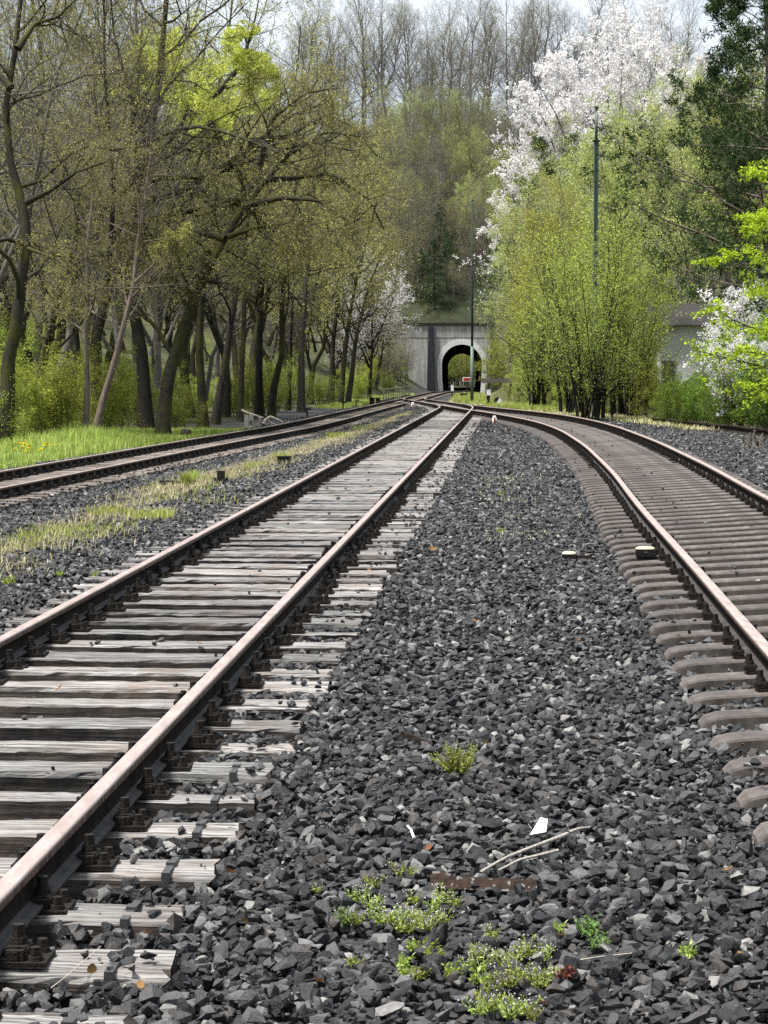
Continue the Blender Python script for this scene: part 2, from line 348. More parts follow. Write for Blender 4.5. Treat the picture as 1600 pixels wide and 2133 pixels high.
    M['weed_red'] = m_leaf("reddish_weed_leaves", [(0, (0.09, 0.03, 0.025)), (1, (0.19, 0.06, 0.045))], 0.3)
    M['weed_blue'] = m_leaf("feathery_weed_leaves", [(0, (0.10, 0.20, 0.05)), (1, (0.24, 0.36, 0.12))], 0.35)
build_materials()

# ------------------------------------------------------------------ track alignments: X(Y), rail-top z(Y), cant(Y)
YS = np.arange(2.0, 420.0, 0.25)
def smooth_path(pts, w_m):
    p = np.array(pts, float); v = np.interp(YS, p[:, 0], p[:, 1])
    lo = (p[1, 1] - p[0, 1]) / (p[1, 0] - p[0, 0]); hi = (p[-1, 1] - p[-2, 1]) / (p[-1, 0] - p[-2, 0])
    v = np.where(YS < p[0, 0], p[0, 1] + (YS - p[0, 0]) * lo, v); v = np.where(YS > p[-1, 0], p[-1, 1] + (YS - p[-1, 0]) * hi, v)
    n = int(w_m / 0.25); k = np.hanning(2 * n + 1); k /= k.sum()
    ext = np.concatenate([v[0] + (np.arange(-n, 0)) * (v[1] - v[0]), v, v[-1] + np.arange(1, n + 1) * (v[-1] - v[-2])])
    return np.convolve(ext, k, 'valid')
TX = {
 1: smooth_path([(20, -8.05), (34, -6.72), (39.9, -6.18), (51, -5.18), (65.4, -3.80), (72, -3.10), (85, -2.20), (104, -1.20), (131.7, 0.35), (143.5, 1.0), (165, 2.33), (176, 2.95), (209, 4.9), (218, 5.45), (228, 6.35), (240, 7.75), (250, 8.65), (258, 9.1), (270, 9.52), (400, 14.1)], 7),
 2: smooth_path([(2, -2.247), (96, 3.083), (103, 3.40), (112, 3.36), (124, 3.03), (130, 2.80), (138, 2.46), (147, 2.12), (155, 2.06), (164, 2.34), (170, 2.62)], 6),
 3: smooth_path([(2, 2.35), (12.5, 2.95), (19.3, 3.38), (26.2, 3.78), (34.5, 4.36), (47, 5.06), (59, 5.52), (67, 5.60), (73.5, 5.44), (85.6, 4.83), (90, 4.45), (97, 3.98), (106, 3.52), (114, 3.22), (126, 2.92)], 6),
}
TZ = {
 1: smooth_path([(2, -.15), (40, -.17), (85, -.20), (128, -.31), (165, -.36), (218, -.43), (255, -.65), (400, -.9)], 8),
 2: smooth_path([(2, 0), (98, 0), (107, -.02), (120, -.10), (138, -.20), (161, -.35), (172, -.37), (400, -.4)], 6),
 3: smooth_path([(2, .04), (72, .04), (90, .02), (104, 0), (120, -.10), (138, -.2), (172, -.37), (400, -.4)], 6),
}
TC = {1: np.zeros_like(YS), 2: np.zeros_like(YS), 3: smooth_path([(2, .10), (78, .10), (104, 0.0), (120, 0), (400, 0)], 6)}
def T(tab, y): return np.interp(y, YS, tab)
PORTAL_Y = 255.0; PORTAL_X = px(962, PORTAL_Y); PORTAL_Z = -0.65

def track_d(X, Y):
    return {t: np.abs(X - T(TX[t], Y)) for t in (1, 2, 3)}

def edge_left(Y):   # where the ballast ends and grass or wood begins, left
    return T(TX[1], Y) - 2.1
def edge_right(Y):
    return np.interp(Y, [2, 40, 52, 60, 66, 80, 95, 120, 150, 200, 255], [7.6, 9.6, 9.5, 9.3, 8.8, 7.6, 7.1, 5.9, 4.9, 6.9, 11.6])

def ground_z(X, Y, fine=True):
    X = np.asarray(X, float); Y = np.asarray(Y, float)
    num = 0; den = 0
    for t in (1, 2, 3):
        d = np.abs(X - T(TX[t], Y)); live = 1.0
        if t == 2: live = np.clip((172 - Y) / 6, 0, 1)
        if t == 3: live = np.clip((128 - Y) / 6, 0, 1)
        wgt = live / (np.maximum(d - 0.9, 0.0) ** 2 + .25) ** 1.5
        c = T(TC[t], Y)
        num = num + wgt * (T(TZ[t], Y) + c / 2 + c / 1.5 * np.clip(X - T(TX[t], Y), -1.5, 1.5) - 0.215 - (0.02 if t == 1 else 0.022 if t == 3 else 0)); den = den + wgt
    z = num / den
    if fine:
        z = z + 0.018 * smooth_noise(X, Y, 5, 0.7) + 0.02 * smooth_noise(X, Y, 6, 2.1)
    # woodland banks either side
    dl = edge_left(Y) - X; dr = X - edge_right(Y)
    near = np.clip((Y - 190) / 60, 0, 1)
    d0 = 7.0 * (1 - near) + 1.2 * near; sl = 0.30 * (1 - near) + 0.62 * near
    bank_l = np.maximum(dl - d0, 0) * sl
    far_r = np.clip((Y - 130) / 60, 0, 1); d0r = 3.0 * (1 - near) + 1.2 * near; slr = (0.34 + .26 * far_r) * (1 - near) + 0.62 * near
    bank_r = np.maximum(dr - d0r, 0) * slr
    b = np.maximum(bank_l, bank_r)
    b = np.where(Y > PORTAL_Y, 0, 30 * (1 - np.exp(-b / 30)))
    return z + b + np.where(b > 0.2, 0.25 * smooth_noise(X, Y, 9, 6.0) * np.clip(b, 0, 1), 0)

def hill_z(X, Y):
    X = np.asarray(X, float); Y = np.asarray(Y, float)
    s = np.clip((Y - PORTAL_Y - 1) / 78, 0, 1); s = s ** 0.9 * (1 - .15 * s) / .85
    d = np.abs(X - PORTAL_X)
    side = np.clip((d - 10) / 16, 0, 1); fz = 6.9 + np.maximum(d - 14, 0) * 0.30
    top = 36.5 + np.where(X > PORTAL_X, 4.0, 1.0) * np.clip((d - 10) / 50, 0, 1.5)
    back = np.clip((Y - 345) / 28, 0, 1)
    z = fz + (np.maximum(top - fz, 3)) * s
    z = z * (1 - back) + (8.0 + 0.1 * d) * back
    return z + 0.7 * smooth_noise(X, Y, 21, 9.0) * np.clip((Y - PORTAL_Y - 3) / 10, 0, 1)

def build_ground():
    xs = np.unique(np.concatenate([np.arange(-14, 14.01, 0.35), np.arange(-40, 46, 2.0), np.arange(-160, 161, 10), [-600, -300, 300, 600]]))
    ys = np.unique(np.concatenate([np.arange(1.5, 60, 0.35), np.arange(60, 140, 0.8), np.arange(140, 256, 2.0), [PORTAL_Y, PORTAL_Y + .5], np.arange(262, 420, 8), [500, 700, 1000, 1500, 2200], [-60, -20, -5]]))
    gx, gy = np.meshgrid(xs, ys)
    z = ground_z(gx, np.clip(gy, 2, 400))
    # cribs between the rails sit lower, the rest just under the loose stones
    for t in (1, 2, 3):
        d = np.abs(gx - T(TX[t], gy)); z = z - 0.05 * np.clip((1.35 - d) / .2, 0, 1)
    z = z - 0.03
    nx, ny = len(xs), len(ys)
    i, j = np.meshgrid(np.arange(nx - 1), np.arange(ny - 1))
    a = (j * nx + i).ravel(); Fq = np.stack([a, a + 1, a + 1 + nx, a + nx], 1)
    me = mesh("ground", np.stack([gx, gy, z], -1).reshape(-1, 3), Fq, M['ground'], True)
    dl = edge_left(gy) - gx; dr = gx - edge_right(gy)
    nse = 0.5 * smooth_noise(gx, gy, 31, 1.1)
    wz = np.clip(np.maximum(dl - 2.4, dr + 0.1) * 1.2 + nse, 0, 1)
    gz = np.clip((dl + 0.1) * 1.5 + nse, 0, 1) * np.clip((7 - dl) / 3, 0, 1) * (gy < 75)
    colr = np.zeros((nx * ny, 4), dtype=np.float32); colr[:, 0] = wz.ravel(); colr[:, 1] = gz.ravel(); colr[:, 3] = 1
    ca = me.color_attributes.new('zone', 'FLOAT_COLOR', 'POINT'); ca.data.foreach_set('color', colr.ravel())
    link("ground", me, kind='structure')
    # the hill over the tunnel
    xs = np.unique(np.concatenate([np.arange(-80, 110, 2.0), np.arange(-400, 420, 20), [PORTAL_X]])); ys = np.concatenate([[PORTAL_Y + .45], np.arange(PORTAL_Y + 1.5, 376, 2.5)])
    gx, gy = np.meshgrid(xs, ys); z = hill_z(gx, gy)
    z[0] = np.maximum(6.7, 0)
    z[0] = np.where(np.abs(xs - PORTAL_X) > 14.6, ground_z(xs, np.full_like(xs, PORTAL_Y - .05)) - .1, 6.7)
    nx, ny = len(xs), len(ys); i, j = np.meshgrid(np.arange(nx - 1), np.arange(ny - 1)); a = (j * nx + i).ravel()
    link("hill", mesh("hill", np.stack([gx, gy, z], -1).reshape(-1, 3), np.stack([a, a + 1, a + 1 + nx, a + nx], 1), M['hill'], True), kind='structure')
build_ground()

# ------------------------------------------------------------------ tunnel portal
def arch(hw, h, n=20):
    """horseshoe outline from left foot over the crown to the right foot"""
    r = hw; spring = h - r; t = np.linspace(PI, 0, n)
    pts = [(-hw * .93, 0.0), (-hw * .985, spring * .5)] + [(r * math.cos(a), spring + r * math.sin(a)) for a in t] + [(hw * .985, spring * .5), (hw * .93, 0.0)]
    return np.array(pts)
def strip_between(P, Q, y0, y1):
    """solid ring between two outlines of equal length, from y0 to y1"""
    n = len(P); V = []
    for o, y in ((P, y0), (Q, y0), (P, y1), (Q, y1)):
        V.append(np.column_stack([o[:, 0], np.full(n, y), o[:, 1]]))
    V = np.concatenate(V); i = np.arange(n - 1)
    f = [np.stack([a + i, a + i + 1, b + i + 1, b + i], 1) for a, b in ((0, n), (n, 3 * n), (3 * n, 2 * n), (2 * n, 0))]
    return V, np.concatenate(f)
def build_portal():
    root = empty("tunnel_portal", (PORTAL_X, PORTAL_Y, PORTAL_Z - .25), math.radians(0), "grey concrete tunnel portal with pale arch ring and dark buttresses below the hill", "tunnel portal")
    inner = arch(2.32, 5.55); outer = arch(2.88, 6.15)
    H = 7.75; HW = 14.5
    # wall around the arch: one sheet with thickness, mapped from outer outline to a rectangle outline
    rect = []
    for (x, z) in outer:
        k = max(abs(x) / HW, z / H, 1e-6)
        rect.append((x / k, z / k) if z > 0.02 else (math.copysign(HW, x), 0))
    rect = np.array(rect)
    corner = [i for i in range(1, len(rect)) if (rect[i - 1][0] <= -HW + .01) != (rect[i][0] <= -HW + .01) or (rect[i - 1][0] >= HW - .01) != (rect[i][0] >= HW - .01)]
    o2, r2 = [], []
    for i in range(len(rect)):
        if i in corner:
            cx_ = -HW if rect[i][0] < 0 or rect[i - 1][0] < 0 else HW
            o2.append((outer[i] + outer[i - 1]) / 2); r2.append((cx_, H))
        o2.append(outer[i]); r2.append(rect[i])
    V, Fq = strip_between(np.array(o2), np.array(r2), 0.0, 0.45)
    link("portal_wall", mesh("portal_wall", V, Fq, M['concrete']), root)
    V, Fq = cat_geo([box(0, -.005, 6.31, 2 * HW, 0.03, .05), box(0, 0.2, H + .14, 2 * HW + .3, .75, .28)])
    link("coping", mesh("coping", V, Fq, M['timber']), root)
    n = len(inner); up = [i for i in range(n) if max(inner[i][1], 0) > 1.85]; lo_l = list(range(0, up[0] + 1)); lo_r = list(range(up[-1], n))
    V, Fq = strip_between(inner[up], outer[up], -.10, .44)
    link("arch_ring", mesh("arch_ring", V, Fq, M['ring']), root)
    for s in (lo_l, lo_r):
        V, Fq = strip_between(inner[s], outer[s], -.11, .44)
        link("arch_foot", mesh("arch_foot", V, Fq, M['whitewash']), root)
    for sx in (-1, 1):
        # battered buttress
        x = sx * 3.55
        v, f = box(x, -.55, 3.85, 1.02 if sx < 0 else .8, 1.0, 7.6); m = v[:, 2] > 4; v[m, 0] = x + (v[m, 0] - x) * .62; v[m, 1] = -.22 + (v[m, 1] + .55) * .42
        link("buttress", mesh("buttress", v, f, M['buttress']), root)
    # lining
    Yl = np.linspace(0.44, 115, 24); n = len(inner)
    V = np.concatenate([np.column_stack([inner[:, 0] + 0.0352 * y, np.full(n, y), inner[:, 1] + .0 - 0.0017 * y]) for y in Yl])
    j, i = np.meshgrid(np.arange(len(Yl) - 1), np.arange(n - 1), indexing='ij'); a = (j * n + i).ravel()
    link("tunnel_lining", mesh("tunnel_lining", V, np.stack([a, a + 1, a + 1 + n, a + n], 1), M['lining'], True), root)
    # small white sign on the right-hand pier
    v, f = box(2.62, -.16, 2.75, .55, .04, .42); link("pier_sign", mesh("pier_sign", v, f, M['white']), root)
build_portal()

# ------------------------------------------------------------------ rails
def rail_profile():
    h = 0.149
    top = [(-.0355, -.012), (-.033, -.004), (-.027, -.0008), (-.012, 0), (.012, 0), (.027, -.0008), (.033, -.004), (.0355, -.012)]
    right = [(.0355, -.037), (.030, -.043), (.011, -.055), (.0075, -.080), (.0075, -.112), (.014, -.126), (.040, -.134), (.0625, -.139), (.0625, -h)]
    return top + right + [(-x, z) for x, z in reversed(right)]
RP = np.array(rail_profile())
def rail(name, t, side, y0, y1, label, dz=0.0, group=None, shift=None):
    y = np.concatenate([np.arange(y0, min(60, y1), 0.5), np.arange(max(y0, 60), y1, 1.5), [y1]]); y = np.unique(y)
    X = T(TX[t], y); c = T(TC[t], y)
    hd = np.gradient(X, y); nx_ = 1 / np.sqrt(1 + hd ** 2); ny_ = -hd / np.sqrt(1 + hd ** 2)
    off = side * 0.7525; roll = c / 1.505
    cxx = X + off * nx_ + (shift(y) if shift else 0); cyy = y + off * ny_; cz = T(TZ[t], y) + (c if side > 0 else 0) + dz
    n = len(RP); K = len(y)
    V = np.zeros((K, n, 3))
    lx = RP[:, 0][None] * np.cos(roll)[:, None] - RP[:, 1][None] * np.sin(roll)[:, None]
    lz = RP[:, 0][None] * np.sin(roll)[:, None] + RP[:, 1][None] * np.cos(roll)[:, None]
    V[:, :, 0] = cxx[:, None] + lx * nx_[:, None]; V[:, :, 1] = cyy[:, None] + lx * ny_[:, None]; V[:, :, 2] = cz[:, None] + lz
    j, i = np.meshgrid(np.arange(K - 1), np.arange(n), indexing='ij'); a = j * n + i; b = j * n + (i + 1) % n
    Fq = np.stack([a, a + n, b + n, b], -1).reshape(-1, 4)
    slot = np.zeros(n, int); slot[:] = 2
    slot[0:7] = 0; slot[7] = 1; slot[n - 1] = 1; slot[14] = 3; slot[13] = 3; slot[n - 7 - 1] = 3
    zc = (RP[:, 1] + np.roll(RP[:, 1], -1)) / 2
    slot = np.where(zc > -.0105, 0, np.where(zc > -.045, 1, np.where((zc < -.127) & (zc > -.145), 3, 2)))
    mi = np.broadcast_to(slot[None], (K - 1, n)).ravel()
    caps = [np.arange(n)[None, ::-1], (np.arange(n) + (K - 1) * n)[None]]
    capf = np.concatenate(caps)
    me = mesh(name, V.reshape(-1, 3), [Fq, capf], [M['rail_top'], M['rail_flank'], M['rail_web'], M['rail_foot']], None, np.concatenate([mi, [2, 2]]))
    o = link(name, me); tag(o, label, "rail", group); return o
rail("running_rail", 2, -1, 3.0, 171.0, "left rail of the middle straight track, brown worn head above dark web", 0.004)
rail("running_rail", 2, 1, 3.0, 173.0, "right rail of the middle track, broad brown head leaving the photo at lower left", 0.004)
rail("running_rail", 1, -1, 22.0, 262.0, "far rail of the left track beside the grass bank")
rail("running_rail", 1, 1, 22.0, 262.0, "near rail of the left track in front of the weedy gravel strip")
rail("running_rail", 3, -1, 6.0, 127.0, "inner rail of the curving right track with rounded sleeper ends beside it", 0.008)
rail("running_rail", 3, 1, 6.0, 126.0, "outer rail of the curving right track nearest the bushes", 0.008)
# old siding rail by the bushes on the right
def siding_rail():
    n = len(RP); ys = np.linspace(47, 72, 26); xs = np.interp(ys, [47, 56.8, 65.2, 72], [10.9, 9.95, 9.25, 8.75]); zs = ground_z(xs, ys) + .19
    V = np.zeros((26, n, 3)); V[:, :, 0] = xs[:, None] + RP[:, 0] * 1.25; V[:, :, 1] = ys[:, None]; V[:, :, 2] = zs[:, None] + RP[:, 1] * 1.25
    j, i = np.meshgrid(np.arange(25), np.arange(n), indexing='ij'); a = j * n + i; b = j * n + (i + 1) % n
    me = mesh("siding_rail", V.reshape(-1, 3), [np.stack([a, a + n, b + n, b], -1).reshape(-1, 4), np.stack([np.arange(n)[::-1], np.arange(n) + 25 * n])], M['rust'])
    tag(link("siding_rail", me), "old rusty siding rail lying along the foot of the bushes at right", "rail")
siding_rail()

# ------------------------------------------------------------------ sleepers with their fastenings
def wood_body(seed, L=2.6, W=0.238, H=0.16, nu=34, nv=7):
    rng = R(seed); u = np.linspace(-L / 2, L / 2, nu)
    prof = np.array([(-.5, -1), (-.5, -.12), (-.47, -.02), (-.25, 0), (0, 0), (.25, 0), (.47, -.02), (.5, -.12), (.5, -1)])
    n = len(prof); V = np.zeros((nu, n, 3))
    V[:, :, 0] = u[:, None] + rng.normal(0, .004, (nu, n)) ; V[:, :, 1] = prof[None, :, 0] * W + np.cumsum(rng.normal(0, .0012, (nu, 1)), 0) + rng.normal(0, .003, (nu, n))
    V[:, :, 2] = prof[None, :, 1] * H + np.cumsum(rng.normal(0, .0016, (nu, n)), 0) * (prof[None, :, 1] > -.5) + rng.normal(0, .0018, (nu, n))
    # a split along the grain, deepest at the end
    for e in (0, 1):
        if rng.random() < .7:
            k = rng.integers(3, 6); dep = np.linspace(.03, 0, nu // 4); sl = slice(0, nu // 4) if e == 0 else slice(nu - nu // 4, nu)
            V[sl, k, 2] -= dep if e == 0 else dep[::-1]
    V[:, 4, 2] -= rng.uniform(.001, .006) * np.abs(np.sin(u * rng.uniform(1, 4)))
    V[[0, -1], :, 0] += rng.normal(0, .012, (2, n))
    j, i = np.meshgrid(np.arange(nu - 1), np.arange(n - 1), indexing='ij'); a = (j * n + i).ravel()
    return V.reshape(-1, 3), [np.stack([a, a + n, a + n + 1, a + 1], 1), np.stack([np.arange(n), (np.arange(n) + (nu - 1) * n)[::-1]])]
def wood_mesh(name, body, top, side):
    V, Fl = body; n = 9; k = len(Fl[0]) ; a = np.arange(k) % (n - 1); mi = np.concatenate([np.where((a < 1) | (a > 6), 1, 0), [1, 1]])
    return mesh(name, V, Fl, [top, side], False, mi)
WOODB = [wood_mesh("wooden_sleeper", wood_body(100 + i), M['wood'], M['wood_side_shaded']) for i in range(9)]
WOODD = [wood_mesh("dark_sleeper", wood_body(200 + i, nu=14), M['wood_dark'], M['wood_side_shaded']) for i in range(3)]
def trough_body():
    L = 2.5; W = .205; H = .11; u = np.array([-1.26, -1.25, -1.215, -1.16, -1.10, -.9, -.4, 0, .4, .9, 1.10, 1.16, 1.215, 1.25, 1.26])
    drop = np.array([.12, .05, .016, .004, 0.0, 0, 0, 0, 0, 0, .0, .004, .016, .05, .12]); wid = np.array([.94, .96, .98, 1, 1, 1, 1, 1, 1, 1, 1, 1, .98, .96, .94])
    prof = np.array([(-.60, -1), (-.50, -.16), (-.47, -.05), (-.42, 0), (0, .02), (.42, 0), (.47, -.05), (.50, -.16), (.60, -1)])
    n = len(prof); nu = len(u); V = np.zeros((nu, n, 3))
    V[:, :, 0] = u[:, None]; V[:, :, 1] = prof[None, :, 0] * W * wid[:, None]; V[:, :, 2] = prof[None, :, 1] * H - drop[:, None] * np.where(prof[None, :, 1] > -.5, 1, .3)
    j, i = np.meshgrid(np.arange(nu - 1), np.arange(n - 1), indexing='ij'); a = (j * n + i).ravel()
    return V.reshape(-1, 3), [np.stack([a, a + n, a + n + 1, a + 1], 1), np.stack([np.arange(n), (np.arange(n) + (nu - 1) * n)[::-1]])]
def trough_mesh():
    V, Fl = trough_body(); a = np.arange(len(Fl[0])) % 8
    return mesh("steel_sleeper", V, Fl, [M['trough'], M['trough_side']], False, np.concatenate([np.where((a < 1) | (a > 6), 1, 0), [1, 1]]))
TROUGH = trough_mesh()

def hexbolt(x, y, z, r, h):
    return cat_geo([cyl((x, y, z), (x, y, z + h * .35), r * 1.35, r * 1.25, 10), cyl((x, y, z + h * .35), (x, y, z + h), r, r * .93, 6)])
def plate_geo():   # local origin on the sleeper top under the rail centre
    return cat_geo([box(0, 0, .008, .37, .165, .018), box(-.088, 0, .030, .022, .150, .034), box(.088, 0, .030, .022, .150, .034), box(0, 0, .0205, .13, .150, .006)])
def clamp_geo(s):  # clip, spring washer, tall nut on its rib, one side
    poly = [(.048, .036), (.048, .050), (.074, .056), (.116, .056), (.124, .046), (.124, .018), (.108, .018), (.106, .042), (.078, .042), (.070, .036)]
    g = prism([(s * a, b) for a, b in (poly if s > 0 else poly[::-1])], .085, 1)
    return cat_geo([g, hexbolt(s * .088, 0, .056, .021, .060), box(s * .088, .058, .030, .055, .022, .04), box(s * .088, -.058, .030, .055, .022, .04)])
def screw_geo(x, y):
    return hexbolt(x, y, .017, .018, .042)
PLATE = mesh("base_plate", *plate_geo(), M['iron'])
CLAMP = {s: mesh("clamp", *clamp_geo(s), M['iron_dust'] if False else M['iron']) for s in (-1, 1)}
SCREW = [mesh("coach_screw", *screw_geo(x, y), M['iron']) for x, y in ((-.150, -.05), (-.150, .05), (.150, -.05), (.150, .05))]
CHAIR = mesh("rail_chair", *cat_geo([plate_geo(), clamp_geo(-1), clamp_geo(1)] + [screw_geo(x, y) for x, y in ((-.150, -.05), (-.150, .05), (.150, -.05), (.150, .05))]), M['iron'])
CHAIRS = mesh("rail_chair", *cat_geo([box(0, 0, .006, .20, .15, .014), clamp_geo(-1), clamp_geo(1)]), M['iron'])
def far_chair():
    return cat_geo([box(0, 0, .01, .34, .16, .02), box(.088, 0, .055, .06, .11, .075), box(-.088, 0, .055, .06, .11, .075), box(.088, 0, .10, .04, .04, .05), box(-.088, 0, .10, .04, .04, .05)])
CHAIRF = mesh("rail_chair", *far_chair(), M['iron'])
def band_geo():
    W = .25; return cat_geo([box(0, 0, .004, .028, W + .012, .005), box(0, -W / 2 - .004, -.07, .028, .005, .142), box(0, W / 2 + .004, -.07, .028, .005, .142), box(0, .02, .011, .034, .05, .010)])
BAND = mesh("end_band", *band_geo(), M['band'])
P2, P1, P3 = 0.658, 0.65, 0.70
SL2 = 9.36 + P2 * np.arange(-8, 242); SL1 = 32.0 + P1 * np.arange(0, 338); SL3 = 12.1 + P3 * np.arange(-9, 150)
SL2 = SL2[SL2 < 166]; SL3 = SL3[SL3 < 112]
def sleeper_frame(t, y):
    hd = (T(TX[t], y + .5) - T(TX[t], y - .5)); c = float(T(TC[t], y))
    return Vector((float(T(TX[t], y)), y, float(T(TZ[t], y)) + c / 2)), -math.atan(hd), -math.atan(c / 1.505)
rs = R(77)
def lay(name, body, t, y, ztop, label, cat_, group, lod, jit=0.0, bands=()):
    p, rz, ry = sleeper_frame(t, y)
    o = link(name, body); o.location = (p.x + rs.normal(0, jit * 2), p.y + rs.normal(0, jit), p.z + ztop + rs.normal(0, jit * .25))
    o.rotation_euler = (0, ry, rz + rs.normal(0, jit * .5))
    tag(o, label, cat_, group)
    for s in (-1, 1):
        if lod == 0:
            c = link("base_plate", PLATE, o); c.location = (s * .7525, 0, 0)
            for k in (-1, 1): link("clamp", CLAMP[k], c)
            for sm in SCREW: link("coach_screw", sm, c)
        else:
            c = link("rail_chair", (CHAIR, CHAIRF, CHAIRS)[lod - 1], o); c.location = (s * .7525, 0, 0)
    for b in bands:
        c = link("end_band", BAND, o); c.location = (b, 0, 0)
    return o
for k, y in enumerate(SL2):
    if y > 126: break
    banded = y < 10.4
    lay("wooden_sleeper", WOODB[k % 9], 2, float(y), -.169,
        "weathered sleeper of the middle track with a metal band round its end" if banded else "weathered grey wooden sleeper of the middle straight track",
        "railway sleeper", "banded sleepers of the middle track" if banded else "plain sleepers of the middle track", 0 if y < 17 else (1 if y < 34 else 2), 0.010 if y < 60 else .004, (1.14, -1.14) if banded else ())
for k, y in enumerate(SL1):
    if y > 93: break
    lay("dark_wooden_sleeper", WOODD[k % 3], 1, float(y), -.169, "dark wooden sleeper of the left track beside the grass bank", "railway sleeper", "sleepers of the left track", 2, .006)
for k, y in enumerate(SL3):
    lay("steel_sleeper", TROUGH, 3, float(y), -.163, "rust grey steel sleeper with rounded ends on the curving right track", "railway sleeper", "steel sleepers of the right track", 3 if y < 40 else 2, .004)
def far_sleepers():
    g = []
    for t, arr, mat_ in ((2, SL2[SL2 > 126], 0), (1, SL1[SL1 > 93], 1)):
        for y in arr:
            if t == 1 and y > 250: continue
            p, rz, ry = sleeper_frame(t, float(y)); v, f = box(0, 0, -.08, 2.6, .25, .16)
            c, s = math.cos(rz), math.sin(rz); v = np.column_stack([v[:, 0] * c - v[:, 1] * s, v[:, 0] * s + v[:, 1] * c, v[:, 2]]) + np.array([p.x, p.y, p.z - (.169 if t == 1 else .173)])
            g.append((v, f))
    V, Fq = cat_geo(g); link("distant_sleepers", mesh("distant_sleepers", V, Fq, M['wood_dark']), kind='stuff')
far_sleepers()

# ------------------------------------------------------------------ ballast: crushed stones as real geometry
def stone_lib(seed, n, npts):
    rng = R(seed); out_ = []
    while len(out_) < n:
        p = norm(rng.normal(size=(npts, 3))) * rng.uniform(.72, 1.0, (npts, 1)); p *= np.array([.5, .5 * rng.uniform(.6, .9), .5 * rng.uniform(.4, .72)])
        # chop with random planes to get flat broken faces
        for _ in range(3):
            d = norm(rng.normal(size=3)); h = rng.uniform(.16, .30); q = p @ d; p = p - np.outer(np.maximum(q - h, 0), d)
        p += rng.normal(0, .006, p.shape)
        bm = bmesh.new(); vs = [bm.verts.new(x) for x in p]
        r = bmesh.ops.convex_hull(bm, input=vs)
        bmesh.ops.delete(bm, geom=[v for v in bm.verts if not v.link_faces], context='VERTS'); bmesh.ops.triangulate(bm, faces=bm.faces)
        bm.verts.index_update()
        V = np.array([v.co[:] for v in bm.verts]); Fq = np.array([[v.index for v in f.verts] for f in bm.faces]); bm.free()
        out_.append((V - V.mean(0), Fq))
    return out_
def scatter(lib, P, size, rng, tilt=0.6):
    N = len(P); which = rng.integers(0, len(lib), N); parts = []
    yaw = rng.uniform(0, 2 * PI, N); ax = norm(np.column_stack([rng.normal(size=(N, 2)), np.zeros(N)])); an = rng.normal(0, tilt, N)
    # rotation = axis-angle(ax, an) * Rz(yaw)
    c, s = np.cos(yaw), np.sin(yaw); Rz = np.zeros((N, 3, 3)); Rz[:, 0, 0] = c; Rz[:, 0, 1] = -s; Rz[:, 1, 0] = s; Rz[:, 1, 1] = c; Rz[:, 2, 2] = 1
    K = np.zeros((N, 3, 3)); K[:, 0, 2] = ax[:, 1]; K[:, 1, 2] = -ax[:, 0]; K[:, 2, 0] = -ax[:, 1]; K[:, 2, 1] = ax[:, 0]
    Rm = (np.eye(3) + np.sin(an)[:, None, None] * K + (1 - np.cos(an))[:, None, None] * (K @ K)) @ Rz
    for k, (V, Fq) in enumerate(lib):
        m = which == k
        if not m.any(): continue
        W = np.einsum('nij,vj->nvi', Rm[m], V) * size[m][:, None, None] + P[m][:, None, :]
        n = W.shape[0]
        parts.append((W.reshape(-1, 3), (Fq[None] + (np.arange(n) * len(V))[:, None, None]).reshape(-1, Fq.shape[1])))
    return cat_geo(parts)
def in_sleeper(X, Y, grow=0.0):
    hit = np.zeros(len(X), bool)
    for t, arr, W, L in ((2, SL2, .125, 1.30), (1, SL1, .125, 1.30), (3, SL3, .13, 1.24)):
        hd = (T(TX[t], Y + .5) - T(TX[t], Y - .5)); u = X - T(TX[t], Y); s = Y + hd * u
        j = np.clip(np.searchsorted(arr, s), 1, len(arr) - 1); d = np.minimum(np.abs(arr[j] - s), np.abs(arr[j - 1] - s))
        hit |= (np.abs(u) < L + grow) & (d < W + grow)
    return hit
def strip_mask(X, Y):
    xc = np.interp(Y, [14, 21, 28.8, 38, 45, 56.6, 70, 85, 100], [-4.9, -4.05, -3.55, -3.25, -2.65, -1.65, -.75, .15, 1.0]); hw = np.interp(Y, [14, 21, 30, 40, 56, 70, 100], [.8, 1.05, .95, .75, .7, .55, .3])
    q = 1 - np.abs(X - xc) / hw + .75 * smooth_noise(X, Y, 41, .5) + .5 * smooth_noise(X, Y, 42, 1.8)
    return np.clip(q * 1.6, 0, 1) * (Y < 100)
